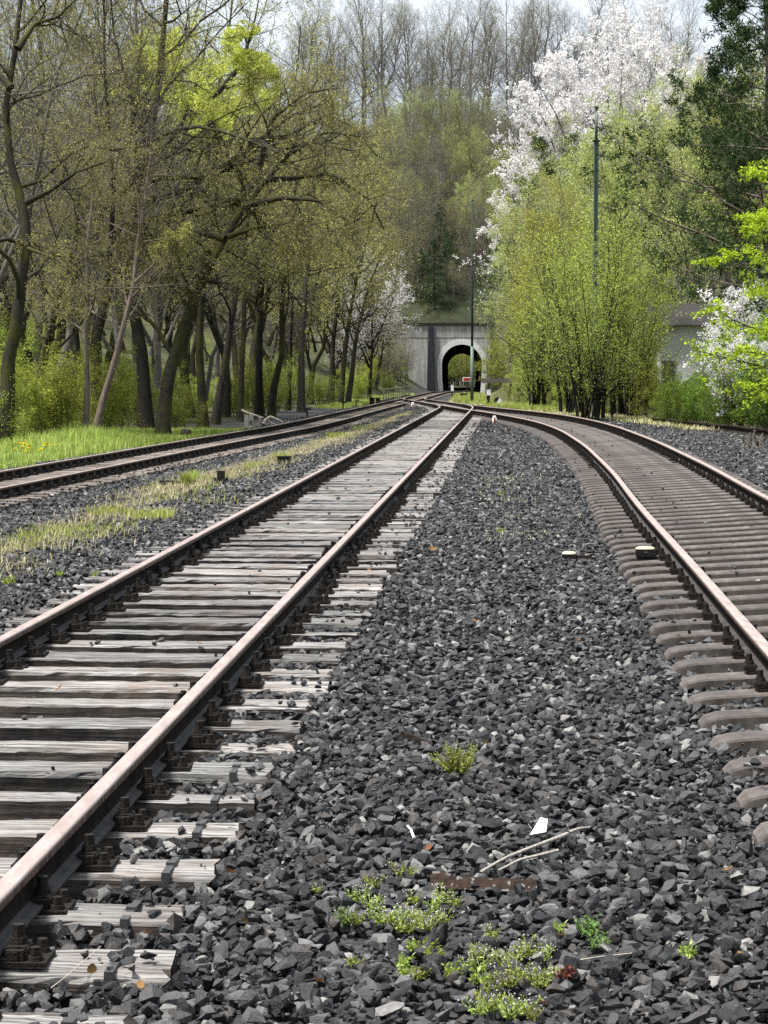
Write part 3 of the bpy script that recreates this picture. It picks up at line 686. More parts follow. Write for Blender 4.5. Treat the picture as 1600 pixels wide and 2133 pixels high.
def gravel():
    rng = R(4); parts = []
    fine = stone_lib(1, 40, 15); mid = stone_lib(2, 24, 11); far = stone_lib(3, 14, 8)
    for (y0, y1, dens, s_lo, s_hi, lib) in ((4.3, 11, 420, .018, .048, mid), (4.3, 15, 460, .048, .115, fine), (15, 30, 380, .055, .115, mid), (30, 62, 190, .075, .125, mid), (62, 132, 80, .11, .17, far)):
        area = 0.0; n_try = 0
        ymid = np.linspace(y0, y1, 60)
        xl = np.maximum(-.174 * ymid - 1.6, edge_left(ymid) - .1); xr = np.minimum(.174 * ymid + 1.6, edge_right(ymid) + .2)
        N = int(dens * np.trapz(xr - xl, ymid))
        cdf = np.cumsum(xr - xl); cdf /= cdf[-1]
        Y = np.interp(rng.random(N), np.concatenate([[0], cdf]), np.concatenate([[y0], ymid])) + rng.uniform(-.1, .1, N)
        a = np.interp(Y, ymid, xl); b = np.interp(Y, ymid, xr); X = a + (b - a) * rng.random(N)
        size = s_lo + (s_hi - s_lo) * rng.beta(1.6, 2.4, N)
        big = rng.random(N) < .03; size = np.where(big, size * 1.35, size)
        Z = ground_z(X, Y)
        near_t = np.minimum.reduce([np.abs(X - T(TX[t], Y)) for t in (1, 2, 3)])
        crib = near_t < .66
        on = in_sleeper(X, Y, -.02)
        edge = in_sleeper(X, Y, .035) & ~on
        layer = rng.random(N)
        Z = Z - np.where(crib, .055, 0) + np.where((near_t > .9) & (near_t < 1.7), np.where(np.abs(X - T(TX[3], Y)) < 1.8, .0, .004), 0) - .028 + .045 * layer
        Z = Z - np.where(edge, .03, 0)
        # shoulders are heaped slightly against the sleeper ends
        keep = ~on
        # a few loose stones on the sleepers themselves
        buried = np.clip((near_t - .98) / .30, 0, 1) * np.clip(.55 + .6 * smooth_noise(X, Y, 71, 1.6), 0, 1)
        buried = np.where(np.abs(X - T(TX[3], Y)) < 1.8, buried * np.where(Y < 9.5, .6, .12), buried)
        loose = on & (rng.random(N) < .012 + .55 * buried) & (np.abs(near_t - .7525) > .22)
        t2 = np.abs(X - T(TX[2], Y)) < 1.3; t3 = np.abs(X - T(TX[3], Y)) < 1.3
        zt = np.where(t2, T(TZ[2], Y) - .169, np.where(t3, T(TZ[3], Y) + .05 - .16, T(TZ[1], Y) - .169))
        Z = np.where(loose, zt + size * .17, Z); size = np.where(loose, size * .7, size)
        keep |= loose
        # nothing on top of the rails
        keep &= ~((np.abs(near_t - .7525) < .12) & (layer > .5))
        rail_zone = np.abs(near_t - .7525) < .12
        Z = np.where(rail_zone, Z - .055, Z)
        # the weedy strips carry fewer stones
        sw = strip_mask(X, Y); keep &= ~((sw > 0) & (rng.random(N) < .75 * sw))
        P = np.column_stack([X, Y, Z])[keep]
        parts.append(scatter(lib, P, size[keep] * 1.12, rng))
    V, Fq = cat_geo(parts)
    link("ballast_gravel", mesh("ballast_gravel", V, Fq, M['stone']), kind='stuff')
    print("gravel faces", sum(len(f) for f in Fq))
gravel()

# ------------------------------------------------------------------ trees
def resample(pts, K):
    p = np.asarray(pts, float); s = np.concatenate([[0], np.cumsum(np.linalg.norm(np.diff(p, axis=0), axis=1))])
    q = np.linspace(0, s[-1], K); return np.column_stack([np.interp(q, s, p[:, i]) for i in range(3)]), s[-1]
def poly_grow(rng, P, D, L, k, wig, up):
    pts = [P]; d = D
    for _ in range(k):
        d = d + rng.normal(0, wig, d.shape); d[:, 2] += up; d = norm(d); P = P + d * (L / k)[:, None]; pts.append(P)
    return np.stack(pts, 1)
def kids(rng, P, r, L, n, t0=.2, t1=1.0, ang=50, asd=12, ratio=.5, rsd=.2, fall=.5, wig=.18, up=.05, k=5, rr=.6, taper=.75, flat=0.0):
    N, K, _ = P.shape; idx = np.repeat(np.arange(N), n); j = np.tile(np.arange(n), N)
    t = t0 + (t1 - t0) * (j + rng.random(N * n)) / n; u = t * (K - 1); i = np.minimum(u.astype(int), K - 2); f = (u - i)[:, None]
    pos = P[idx, i] * (1 - f) + P[idx, i + 1] * f; tan = norm(P[idx, i + 1] - P[idx, i]); rad = r[idx, i] * (1 - f[:, 0]) + r[idx, i + 1] * f[:, 0]
    ref = np.where(np.abs(tan[:, 2:3]) < .85, np.array([[0, 0, 1.]]), np.array([[1., 0, 0]])); A = norm(np.cross(tan, ref)); B = np.cross(tan, A)
    az = 2.399 * j + rng.random(N)[idx] * 6.28 + rng.normal(0, .5, N * n); a = np.radians(rng.normal(ang, asd, N * n))
    d = tan * np.cos(a)[:, None] + (A * np.cos(az)[:, None] + B * np.sin(az)[:, None]) * np.sin(a)[:, None]
    d[:, 2] *= (1 - flat); d = norm(d)
    Lc = L[idx] * ratio * (1 - fall * (t - t0) / max(t1 - t0, 1e-6)) * np.exp(rng.normal(0, rsd, N * n))
    Q = poly_grow(rng, pos, d, Lc, k, wig, up)
    r0 = np.maximum(rad * rr, .0035); rq = r0[:, None] * (1 - taper * np.linspace(0, 1, k + 1))[None]
    return Q, rq, Lc
def grow(seed, stems, levels, K0=14, sides=(8, 5, 4, 3, 3), wob=.02, t_leaf=1):
    """stems: list of (points, r0, r1). Returns wood geometry and the twig polylines that carry leaves"""
    rng = R(seed); P = []; r = []; L = []
    for pts, r0, r1 in stems:
        p, ln = resample(pts, K0); wv = np.cumsum(rng.normal(0, wob, (K0, 3)), 0) * (ln / 10.0); wv -= wv[0]; p = p + wv * np.array([1, 1, .3])
        tt = np.linspace(0, 1, K0); rad = r0 + (r1 - r0) * tt ** .9; rad = rad * (1 + .35 * np.exp(-tt * 14)) * (1 + rng.normal(0, .04, K0))
        P.append(p); r.append(rad); L.append(max(ln, 5.5) if len(stems) > 3 and K0 == 18 else ln)
    P = np.stack(P); r = np.stack(r); L = np.array(L)
    geo = [tubes(P, r, sides[0])]; hist = [(P, r, L)]
    for k, lv in enumerate(levels):
        lv = dict(lv); src = lv.pop('src', -1)
        P, r, L = kids(rng, *hist[src], **lv); geo.append(tubes(P, r, sides[min(k + 1, len(sides) - 1)])); hist.append((P, r, L))
    V, Fl = cat_geo(geo); cnt = [len(g[1]) for g in geo]; n_main = sum(cnt[:3]) if len(cnt) > 3 else sum(cnt)
    return (V, Fl, n_main), [h[0] for h in hist[-t_leaf:]], rng
def wood(name, wd, bark, twig=None):
    V, Fl, n = wd; N = len(Fl[0]); return mesh(name, V, Fl, [bark, twig or bark], True, (np.arange(N) >= n).astype(int))
def leaves_on(rng, polys, per, size, asp=.55, jitter=.06, up=.6, keep=None, tmin=.25):
    C = []
    for P in polys:
        N, K, _ = P.shape; idx = np.repeat(np.arange(N), per); u = (tmin + (1 - tmin) * rng.random(N * per)) * (K - 1); i = np.minimum(u.astype(int), K - 2); f = (u - i)[:, None]
        C.append(P[idx, i] * (1 - f) + P[idx, i + 1] * f)
    C = np.concatenate(C); C = C + rng.normal(0, jitter, C.shape)
    if keep is not None: C = C[keep(C)]
    return leaf_quads(rng, C, size, asp, up)
def straight(h, lean=(0, 0), n=6, seed=0, wob=.15):
    rng = R(seed); z = np.linspace(0, h, n); o = np.cumsum(rng.normal(0, wob, (n, 2)), 0); o -= o[0]
    return np.column_stack([lean[0] * z / h + o[:, 0], lean[1] * z / h + o[:, 1], z])

PROTO = {}
wood_mesh_ = lambda n, wd, bark: wood(n, wd, bark, M['twig'] if bark in (M['bark'], M['bark_moss'], M['bark_dark']) else None)
def proto(name, wood, leaf, bark, lmat, leaf_part='crown', wood_part='trunk'):
    PROTO[name] = (wood_mesh_(wood_part, wood, bark), mesh(leaf_part, *leaf, lmat, None) if leaf is not None else None, wood_part, leaf_part)
def plant(kind, name, x, y, label, cat_, group=None, rz=0.0, s=1.0, sz=None, z=None, tilt=(0, 0)):
    wood, leaf, wp, lp = PROTO[kind]
    if z is None: z = float(hill_z(x, y)) if y > PORTAL_Y + 1 and y < 374 else float(ground_z(x, y, False))
    e = empty(name, (x, y, z - .08), rz, label, cat_, group); e.rotation_euler = (tilt[0], tilt[1], rz); e.scale = (s, s, s * (sz or 1))
    link(wp, wood, e)
    if leaf is not None: link(lp, leaf, e)
    return e

def build_protos():
    # bare hilltop trees, 20 m
    for i in range(3):
        st = [(straight(20, (R(i).normal(0, 1.2), 0), 9, 50 + i, .34), .22, .03)]
        if i == 2: st.append((np.array([[0, 0, 6], [-.9, .3, 9], [-2.2, .2, 13], [-2.6, .2, 17]]), .13, .02))
        if i == 1: st.append((np.array([[0, 0, 7.5], [1.2, .3, 10], [2.0, .4, 14], [2.5, .5, 18.5]]), .14, .02))
        wd, tips, rng = grow(300 + i, st, [dict(n=24, t0=.28, ang=44, ratio=.36, fall=.55, wig=.16, up=.10, k=6, rr=.55), dict(n=7, t0=.2, ang=38, ratio=.52, fall=.4, wig=.18, up=.07, k=4, rr=.6), dict(n=6, t0=.15, ang=38, ratio=.5, wig=.18, up=.06, k=3, rr=.6), dict(n=4, t0=.2, ang=36, ratio=.6, wig=.15, up=.05, k=2, rr=.8)], sides=(7, 4, 3, 3, 3), wob=.03)
        lf = leaves_on(rng, tips, 1, .10, keep=lambda C: R(5).random(len(C)) < .30)
        proto("bare%d" % i, wd, lf, M['bark_grey'], M['l_bud'])
    # budding forest trees, 15 m
    for i in range(3):
        st = [(straight(15, (R(40 + i).normal(0, 1.6), .3), 9, 60 + i, .36), .17, .025), (np.array([[0, 0, 3.2], [1.1, .4, 5.5], [2.0, .3, 8.5], [3.4, .5, 11]]), .085, .015)]
        wd, tips, rng = grow(320 + i, st, [dict(n=22, t0=.20, ang=55, asd=15, ratio=.36, fall=.5, wig=.20, up=.05, k=6, rr=.5), dict(n=7, t0=.15, ang=45, ratio=.5, fall=.4, wig=.22, up=.03, k=4, rr=.6), dict(n=6, t0=.15, ang=42, ratio=.5, wig=.2, up=.03, k=3, rr=.6), dict(n=3, t0=.2, ang=40, ratio=.6, wig=.15, up=.03, k=2, rr=.8)], sides=(7, 4, 3, 3, 3))
        lf = leaves_on(rng, tips, (2, 3, 1)[i], .064)
        proto("forest%d" % i, wd, lf, (M['bark'], M['bark_moss'], M['bark_grey'])[i], M['l_bud'])
    # upright many-stemmed hornbeams, 8 m
    for i in range(3):
        rng = R(70 + i); st = []
        for k in range(9):
            a = rng.random() * 6.28; sp = rng.uniform(.3, 2.3); hh = rng.uniform(5.2, 7.8); b = rng.normal(0, .3, 2)
            st.append((np.array([[b[0], b[1], 0], [b[0] + math.cos(a) * sp * .25, b[1] + math.sin(a) * sp * .25, hh * .4], [b[0] + math.cos(a) * sp, b[1] + math.sin(a) * sp, hh]]), rng.uniform(.03, .065), .008))
        wd, tips, rng = grow(340 + i, st, [dict(n=15, t0=.10, ang=42, ratio=.30, fall=.35, wig=.14, up=.10, k=5, rr=.5), dict(n=7, t0=.15, ang=40, ratio=.45, wig=.16, up=.06, k=3, rr=.6), dict(n=4, t0=.15, ang=40, ratio=.5, wig=.15, up=.04, k=2, rr=.7)], sides=(6, 4, 3, 3))
        lf = leaves_on(rng, tips, (3, 3, 4)[i], .058, jitter=.06)
        proto("hornbeam%d" % i, wd, lf, M['bark_dark'], M['l_horn'])
    # pale green loose trees, 15 m
    for i in range(3):
        st = [(straight(14.5, (R(i).normal(0, 1.2), 0), 7, 80 + i, .25), .15, .02), (np.array([[0, 0, 2.0], [-.9, .4, 6], [-1.8, .6, 12]]), .10, .015), (np.array([[0, 0, 3.0], [1.1, -.4, 7], [2.3, -.5, 12.5]]), .10, .015)]
        wd, tips, rng = grow(360 + i, st, [dict(n=17, t0=.15, ang=45, ratio=.30, fall=.45, wig=.16, up=.09, k=6, rr=.5), dict(n=7, t0=.15, ang=42, ratio=.48, fall=.3, wig=.18, up=.05, k=4, rr=.6), dict(n=5, t0=.15, ang=42, ratio=.5, wig=.18, up=.04, k=3, rr=.6)], sides=(7, 4, 3, 3))
        lf = leaves_on(rng, tips, (13, 10, 15)[i], .10, jitter=.13)
        proto("sage%d" % i, wd, lf, M['bark_grey'], M['l_sage'])
        if i == 0: PROTO["yellowtree"] = (PROTO["sage0"][0], mesh("crown", *lf, M['l_yellow'], None), 'trunk', 'crown')
    # wild cherry in blossom, 17 m
    st = [(straight(16.5, (.5, 0), 7, 91, .3), .25, .03), (np.array([[0, 0, 4], [-2.0, .5, 8], [-4.4, .6, 12.5]]), .15, .02), (np.array([[0, 0, 5], [2.1, -.5, 9], [4.2, -.6, 13.5]]), .15, .02), (np.array([[0, 0, 6.5], [-.6, 1.5, 10], [-1.4, 3.0, 15]]), .13, .02), (np.array([[0, 0, 6.5], [.9, -1.6, 10], [1.6, -3.2, 14.5]]), .13, .02)]
    wd, tips, rng = grow(380, st, [dict(n=17, t0=.22, ang=52, ratio=.40, fall=.45, wig=.17, up=.05, k=6, rr=.5), dict(n=8, t0=.15, ang=46, ratio=.45, fall=.3, wig=.18, up=.03, k=4, rr=.55), dict(n=6, t0=.1, ang=45, ratio=.5, wig=.18, up=.03, k=3, rr=.6)], sides=(7, 5, 3, 3))
    lf = leaves_on(rng, tips, 14, .13, asp=.95, jitter=.07, tmin=.05)
    proto("cherry", wd, lf, M['bark_dark'], M['l_blossom'])
    lf2 = leaves_on(R(3), tips, 4, .11, asp=.9, jitter=.06)
    PROTO["cherry_thin"] = (PROTO["cherry"][0], mesh("crown", *lf2, M['l_blossom'], None), 'trunk', 'crown')
    # blossom shrub, 5 m
    rng = R(95); st = []
    for k in range(7):
        a = rng.random() * 6.28; sp = rng.uniform(.5, 2.0); hh = rng.uniform(3.2, 5)
        st.append((np.array([[0, 0, 0], [math.cos(a) * sp * .4, math.sin(a) * sp * .4, hh * .5], [math.cos(a) * sp, math.sin(a) * sp, hh]]), .045, .008))
    wd, tips, rng = grow(390, st, [dict(n=12, t0=.25, ang=50, ratio=.34, wig=.18, up=.03, k=4, rr=.5), dict(n=6, t0=.15, ang=45, ratio=.5, wig=.18, up=.02, k=3, rr=.6), dict(n=4, t0=.15, ang=45, ratio=.5, wig=.15, up=.02, k=2, rr=.7)], sides=(5, 4, 3, 3))
    proto("blossom_shrub", wd, leaves_on(rng, tips, 4, .075, asp=.9, jitter=.05), M['bark_dark'], M['l_blossom'])
    # undergrowth shrubs, 3 m
    for i in range(3):
        rng = R(110 + i); st = []
        for k in range(8):
            a = rng.random() * 6.28; sp = rng.uniform(.2, 1.5); hh = rng.uniform(1.5, 3.0); b = rng.normal(0, .35, 2)
            st.append((np.array([[b[0], b[1], 0], [b[0] + math.cos(a) * sp * .35, b[1] + math.sin(a) * sp * .35, hh * .5], [b[0] + math.cos(a) * sp, b[1] + math.sin(a) * sp, hh]]), .022, .005))
        wd, tips, rng = grow(400 + i, st, [dict(n=11, t0=.1, ang=52, ratio=.36, wig=.2, up=.02, k=4, rr=.5), dict(n=6, t0=.1, ang=48, ratio=.5, wig=.2, up=.0, k=3, rr=.6), dict(n=3, t0=.1, ang=45, ratio=.5, wig=.15, up=.0, k=2, rr=.8)], sides=(5, 3, 3, 3))
        proto("shrub%d" % i, wd, leaves_on(rng, tips, (4, 6, 9)[i], .062, jitter=.07), M['bark_thicket'], M[('l_under', 'l_under', 'l_green')[i]])
    PROTO["limeshrub"] = (PROTO["shrub1"][0], mesh("crown", *leaves_on(R(8), tips, 6, .065, jitter=.07), M['l_lime'], None), 'trunk', 'crown')
    # leafless thicket, 5 m
    for i in range(2):
        rng = R(120 + i); st = []
        for k in range(11):
            a = rng.random() * 6.28; sp = rng.uniform(.4, 2.6); hh = rng.uniform(3.0, 6.0); b = rng.normal(0, .6, 2)
            st.append((np.array([[b[0], b[1], 0], [b[0] + math.cos(a) * sp * .4, b[1] + math.sin(a) * sp * .4, hh * .5], [b[0] + math.cos(a) * sp, b[1] + math.sin(a) * sp, hh]]), .05, .010))
        wd, tips, rng = grow(420 + i, st, [dict(n=12, t0=.15, ang=45, ratio=.42, wig=.2, up=.04, k=4, rr=.6), dict(n=7, t0=.15, ang=42, ratio=.5, wig=.2, up=.03, k=3, rr=.7), dict(n=4, t0=.15, ang=40, ratio=.55, wig=.2, up=.02, k=2, rr=.9)], sides=(5, 3, 3, 3))
        proto("thicket%d" % i, wd, leaves_on(rng, tips, 1, .075, keep=lambda C: R(6).random(len(C)) < .5), M['bark_thicket'], M['l_bud'])
    # pine, 17 m
    wd, tips, rng = grow(440, [(straight(17, (.4, 0), 6, 130, .1), .22, .03)], [dict(n=46, t0=.22, ang=78, asd=10, ratio=.30, fall=.72, wig=.10, up=.05, k=5, rr=.35), dict(n=9, t0=.25, ang=45, ratio=.38, wig=.15, up=.06, k=3, rr=.5, flat=.4), dict(n=4, t0=.3, ang=40, ratio=.5, wig=.15, up=.08, k=2, rr=.7)], sides=(7, 4, 3, 3))
    ndl = leaves_on(rng, tips, 24, .20, asp=.2, jitter=.07, up=0)
    proto("pine", wd, ndl, M['bark_pale'], M['l_pine'])
    # spruce, 8 m
    wd, tips, rng = grow(450, [(straight(8, (.1, 0), 6, 131, .05), .11, .015)], [dict(n=46, t0=.06, ang=88, asd=8, ratio=.30, fall=.85, wig=.08, up=-.03, k=4, rr=.3), dict(n=10, t0=.15, ang=48, ratio=.38, wig=.1, up=-.02, k=3, rr=.5, flat=.6)], sides=(6, 3, 3))
    proto("spruce", wd, leaves_on(rng, tips, 22, .15, asp=.22, jitter=.07, up=0), M['bark_dark'], M['l_pine'])
build_protos()

def px_path(pts, y_m, depth=None):
    """trunk drawn over photo columns and rows at one distance, with some real depth to it"""
    n = len(pts); dep = np.zeros(n) if depth is None else np.linspace(0, depth, n)
    return np.array([[px(x, y_m + d), y_m + d, pz(r_, y_m + d)] for (x, r_), d in zip(pts, dep)])
def hero(name, stems_px, y_m, label, seed, levels, bark, leafcfg, group=None, depths=None, cat_="tree"):
    base_z = float(ground_z(px(stems_px[0][0][0][0], y_m), y_m, False))
    stems = []; bx, by = px(stems_px[0][0][0][0], y_m), y_m
    for k, (pts, r0, r1) in enumerate(stems_px):
        p = px_path(pts, y_m, None if depths is None else depths[k])
        if k == 0: p[0, 2] = base_z - .1
        stems.append((p - np.array([bx, by, base_z]), r0, r1))
    e = empty(name, (bx, by, base_z), 0, label, cat_, group)
    (wd, tips, rng) = grow(seed, stems, levels, K0=18, wob=.012)
    link("trunk", wood("trunk", wd, bark, M['twig']), e)
    for (pname, mat_, per, size, keep) in leafcfg:
        kf = None
        if keep is not None: kf = (lambda C, keep=keep: keep(C + np.array([bx, by, base_z])))
        lf = leaves_on(rng, tips, per, size, keep=kf)
        if len(lf[0]): link(pname, mesh(pname, *lf, mat_, None), e)
    return e
LV_OAK = [dict(n=11, t0=.28, ang=58, asd=14, ratio=.38, fall=.5, wig=.26, up=.03, k=7, rr=.5), dict(n=7, t0=.15, ang=48, ratio=.45, fall=.35, wig=.26, up=.02, k=5, rr=.55), dict(n=7, t0=.12, ang=44, ratio=.5, wig=.24, up=.02, k=3, rr=.6), dict(n=3, t0=.15, ang=42, ratio=.6, wig=.2, up=.02, k=2, rr=.75)]
LV_SLIM = [dict(n=17, t0=.30, ang=52, asd=14, ratio=.30, fall=.4, wig=.2, up=.05, k=6, rr=.45), dict(n=7, t0=.15, ang=46, ratio=.5, fall=.35, wig=.22, up=.03, k=4, rr=.55), dict(n=6, t0=.15, ang=42, ratio=.5, wig=.2, up=.03, k=3, rr=.6), dict(n=3, t0=.2, ang=40, ratio=.6, wig=.15, up=.03, k=2, rr=.75)]
def ell(C, cx_, cr, rx, ry):
    """inside an ellipse given by the columns and rows it spans in the photo"""
    col = 800 + F * C[:, 0] / C[:, 1]; row = 772 - (C[:, 2] - EYE) * F / C[:, 1]
    return ((col - cx_) / rx) ** 2 + ((row - cr) / ry) ** 2 < 1 + .7 * smooth_noise(col, row, 88, 34.0)
def bright(C):
    return ell(C, 440, 150, 120, 120) | ell(C, 325, 120, 60, 50) | ell(C, 350, 185, 95, 45) | ell(C, 505, 210, 60, 40)
def dull(C):
    return ~bright(C) & (R(12).random(len(C)) < .6)

def build_left_wood():
    B = M
    hero("spreading_oak", [
        ([(305, 890), (298, 760), (280, 640), (252, 540), (243, 475), (268, 395), (310, 345), (372, 290), (405, 215), (430, 130), (440, 70)], .26, .03),
        ([(243, 480), (300, 428), (400, 392), (500, 330), (600, 250), (690, 215)], .19, .03),
        ([(268, 395), (330, 372), (430, 372), (540, 330), (640, 300), (730, 320)], .16, .025),
        ([(250, 500), (320, 455), (410, 440), (470, 420), (590, 420)], .15, .025),
        ([(300, 350), (300, 270), (340, 190), (330, 110)], .12, .02),
        ([(395, 240), (460, 200), (510, 140), (535, 60), (545, 10)], .12, .02),
        ([(255, 520), (200, 440), (130, 395), (60, 420)], .13, .02),
        ([(400, 390), (480, 420), (570, 470), (640, 530)], .11, .02), ([(520, 300), (600, 290), (680, 245), (740, 270), (790, 330)], .10, .02), ([(300, 520), (380, 500), (450, 510), (540, 560)], .09, .02)],
        76, "spreading oak whose dark mossy limbs carry a bright yellow green crown", 501, LV_OAK, B['bark_dark'],
        [("crown", B['l_bright'], 14, .08, bright), ("buds", B['l_bud'], 2, .052, dull)], depths=[3, 2, -3, -2, 4, -1, 1, -3, 2, -2])
    hero("leaning_oak", [
        ([(338, 905), (352, 790), (378, 690), (425, 580), (468, 500), (512, 432), (540, 350)], .225, .06),
        ([(470, 500), (400, 482), (330, 492), (250, 485)], .10, .02),
        ([(478, 495), (540, 475), (600, 468), (640, 520)], .08, .015),
        ([(512, 432), (590, 415), (660, 420), (740, 470)], .11, .02),
        ([(425, 580), (370, 545), (300, 530)], .06, .012),
        ([(520, 420), (600, 330), (680, 280), (760, 290)], .10, .02), ([(530, 380), (610, 375), (690, 365), (770, 420), (800, 480)], .10, .02), ([(540, 350), (570, 250), (640, 200), (700, 190)], .10, .02)],
        70, "thick mossy trunk leaning right out of the undergrowth by the left track", 502, LV_OAK, B['bark_moss'], [("buds", B['l_bud'], 2, .055, None)], depths=[2, 1, -1, -2, 2, 0, 1, -1])
    hero("pale_leaning_tree", [([(195, 903), (222, 805), (252, 705), (280, 600), (291, 500), (306, 420), (320, 330), (326, 240), (350, 150)], .115, .03),
        ([(283, 590), (330, 545), (372, 505), (388, 490)], .05, .02)],
        67, "slim reddish brown trunk crossing in front of the oak limbs", 503, LV_SLIM, B['bark_pale'], [("buds", B['l_bud'], 2, .05, None)], depths=[1, 0])
    hero("lichened_stem", [([(179, 897), (184, 800), (180, 700), (188, 600), (186, 520), (200, 400), (190, 250)], .10, .03)],
        65, "pale straight lichened trunk beside the bright grass", 504, LV_SLIM, B['bark_pale'], [("buds", B['l_bud'], 2, .05, None)])
    hero("crooked_dark_tree", [
        ([(12, 890), (22, 750), (44, 650), (52, 560), (64, 500), (52, 420), (28, 330), (22, 240), (42, 120), (58, 20), (70, -60)], .21, .05),
        ([(60, 425), (110, 400), (165, 362), (230, 340)], .08, .015), ([(45, 110), (80, 60), (130, 45), (170, 5)], .09, .02), ([(30, 190), (-20, 130), (-60, 60)], .09, .02), ([(64, 520), (120, 540), (170, 580), (180, 610)], .05, .012)],
        61, "crooked dark trunk at the left edge with a pale torn branch", 505, LV_OAK, B['bark_moss'], [("buds", B['l_bud'], 2, .05, None)], depths=[2, -1, 1, 1, -2])
    hero("leaning_dark_tree", [([(62, 895), (85, 790), (104, 700), (128, 610), (160, 520), (170, 400)], .19, .05)], 72,
        "dark trunk leaning right behind the left edge tree", 506, LV_SLIM, B['bark_moss'], [("buds", B['l_bud'], 3, .05, None)])
    slim = [
        ([(424, 873), (420, 740), (426, 600), (432, 470), (440, 300), (446, 150)], 82, .18, "straight mossy trunk just right of the leaning mossy oak"),
        ([(448, 868), (466, 770), (488, 640), (508, 530), (522, 430), (560, 320), (590, 200)], 86, .17, "leaning slim trunk second right of the leaning mossy oak"),
        ([(540, 852), (541, 720), (546, 580), (560, 420), (566, 250)], 98, .19, "straight brown trunk behind the driftwood branch"),
        ([(566, 852), (572, 800), (588, 740), (590, 610), (606, 450), (630, 280)], 97, .17, "trunk with a swept curved foot behind the driftwood branch"),
        ([(628, 842), (627, 720), (636, 570), (650, 420), (660, 280)], 112, .19, "dark straight trunk right of the curved one"),
        ([(690, 832), (694, 720), (705, 590), (722, 450)], 138, .20, "first of the cluster of trunks near the small railing"),
        ([(708, 830), (722, 700), (742, 590), (770, 480), (790, 400)], 140, .20, "second leaning trunk of the cluster near the small railing"),
        ([(724, 829), (745, 690), (772, 590), (806, 510)], 143, .18, "rightmost leaning trunk of the cluster near the small railing"),
        ([(600, 848), (606, 730), (612, 600), (640, 480), (650, 380)], 118, .15, "thin trunk between the dark straight one and the curved one"),
        ([(500, 860), (507, 720), (512, 560), (520, 380), (524, 220)], 92, .12, "thin straight stem between the mossy oaks and the driftwood branch")]
    for k, (pth, y, r_, lab) in enumerate(slim):
        hero("budding_tree", [(pth, r_, .04)], y, lab, 520 + k, LV_SLIM, B[('bark_moss', 'bark', 'bark_dark')[k % 3]], [("buds", B['l_bud'], 2, .06 + .0003 * y, None)], depths=[R(k).uniform(-2, 2)])
    rng = R(600)
    # the wood behind, copies of three kinds
    n = 0
    for y, cols in ((74, [-20, 115, 230]), (84, [-30, 60, 150, 260, 345]), (96, [10, 100, 210, 330, 400, 470]), (110, [-20, 50, 160, 280, 380, 440, 520]), (126, [20, 120, 220, 320, 420, 500, 570]), (145, [0, 90, 190, 290, 390, 470, 550, 620, 660]), (165, [40, 140, 240, 340, 440, 520, 600, 650, 700]), (190, [0, 100, 200, 300, 400, 500, 570, 640, 690, 735]), (220, [60, 160, 260, 360, 460, 560, 630, 690, 740, 790])):
        for c in cols:
            c = c + rng.uniform(-22, 22); yy = y + rng.uniform(-4, 4); k = rng.integers(0, 3)
            plant("forest%d" % k, "woodland_tree", px(c, yy), yy, ("brown budding tree in the wood behind the left track", "mossy olive budding tree in the wood behind the left track", "grey twiggy tree in the wood behind the left track")[k], "tree",
                  ("brown budding trees of the left wood", "mossy budding trees of the left wood", "grey trees of the left wood")[k], rng.uniform(0, 6.28), rng.uniform(.85, 1.2), rng.uniform(.95, 1.2), tilt=(rng.normal(0, .05), rng.normal(0, .06)))
    # undergrowth
    for y, cols in ((63, [-10, 40, 90, 120]), (70, [20, 75, 150, 225, 265]), (78, [0, 60, 110, 210, 250, 290, 370, 395]), (88, [30, 130, 200, 320, 380, 450, 480]), (100, [10, 90, 180, 270, 350, 420, 500, 520, 590]), (116, [60, 150, 240, 330, 410, 480, 560, 580, 650]), (134, [120, 210, 300, 380, 460, 540, 600, 660, 672, 740]), (158, [200, 320, 420, 500, 580, 640, 700, 745, 770]), (185, [300, 420, 520, 600, 680, 740, 780, 800])):
        for c in cols:
            c = c + rng.uniform(-14, 14); yy = y + rng.uniform(-3, 3); k = (0, 1, 0)[rng.integers(0, 3)]
            if px(c, yy) > edge_left(yy) - 1.6 or rng.random() < .30: continue
            plant("shrub%d" % k, "undergrowth_shrub", px(c, yy), yy, "fresh green undergrowth shrub between the trunks of the left wood", "shrub", "undergrowth shrubs of the left wood", rng.uniform(0, 6.28), rng.uniform(.4, 1.05), rng.uniform(.65, 1.1))
    e = plant("cherry_thin", "blossom_tree", px(770, 172), 172, "small white blossom tree at the right end of the left wood", "tree", None, 1.0, .62, 1.0)
    plant("cherry_thin", "blossom_tree", px(715, 190), 190, "white blossom glimpsed behind the leaning trunk cluster", "tree", None, 2.0, .55, .8)
build_left_wood()

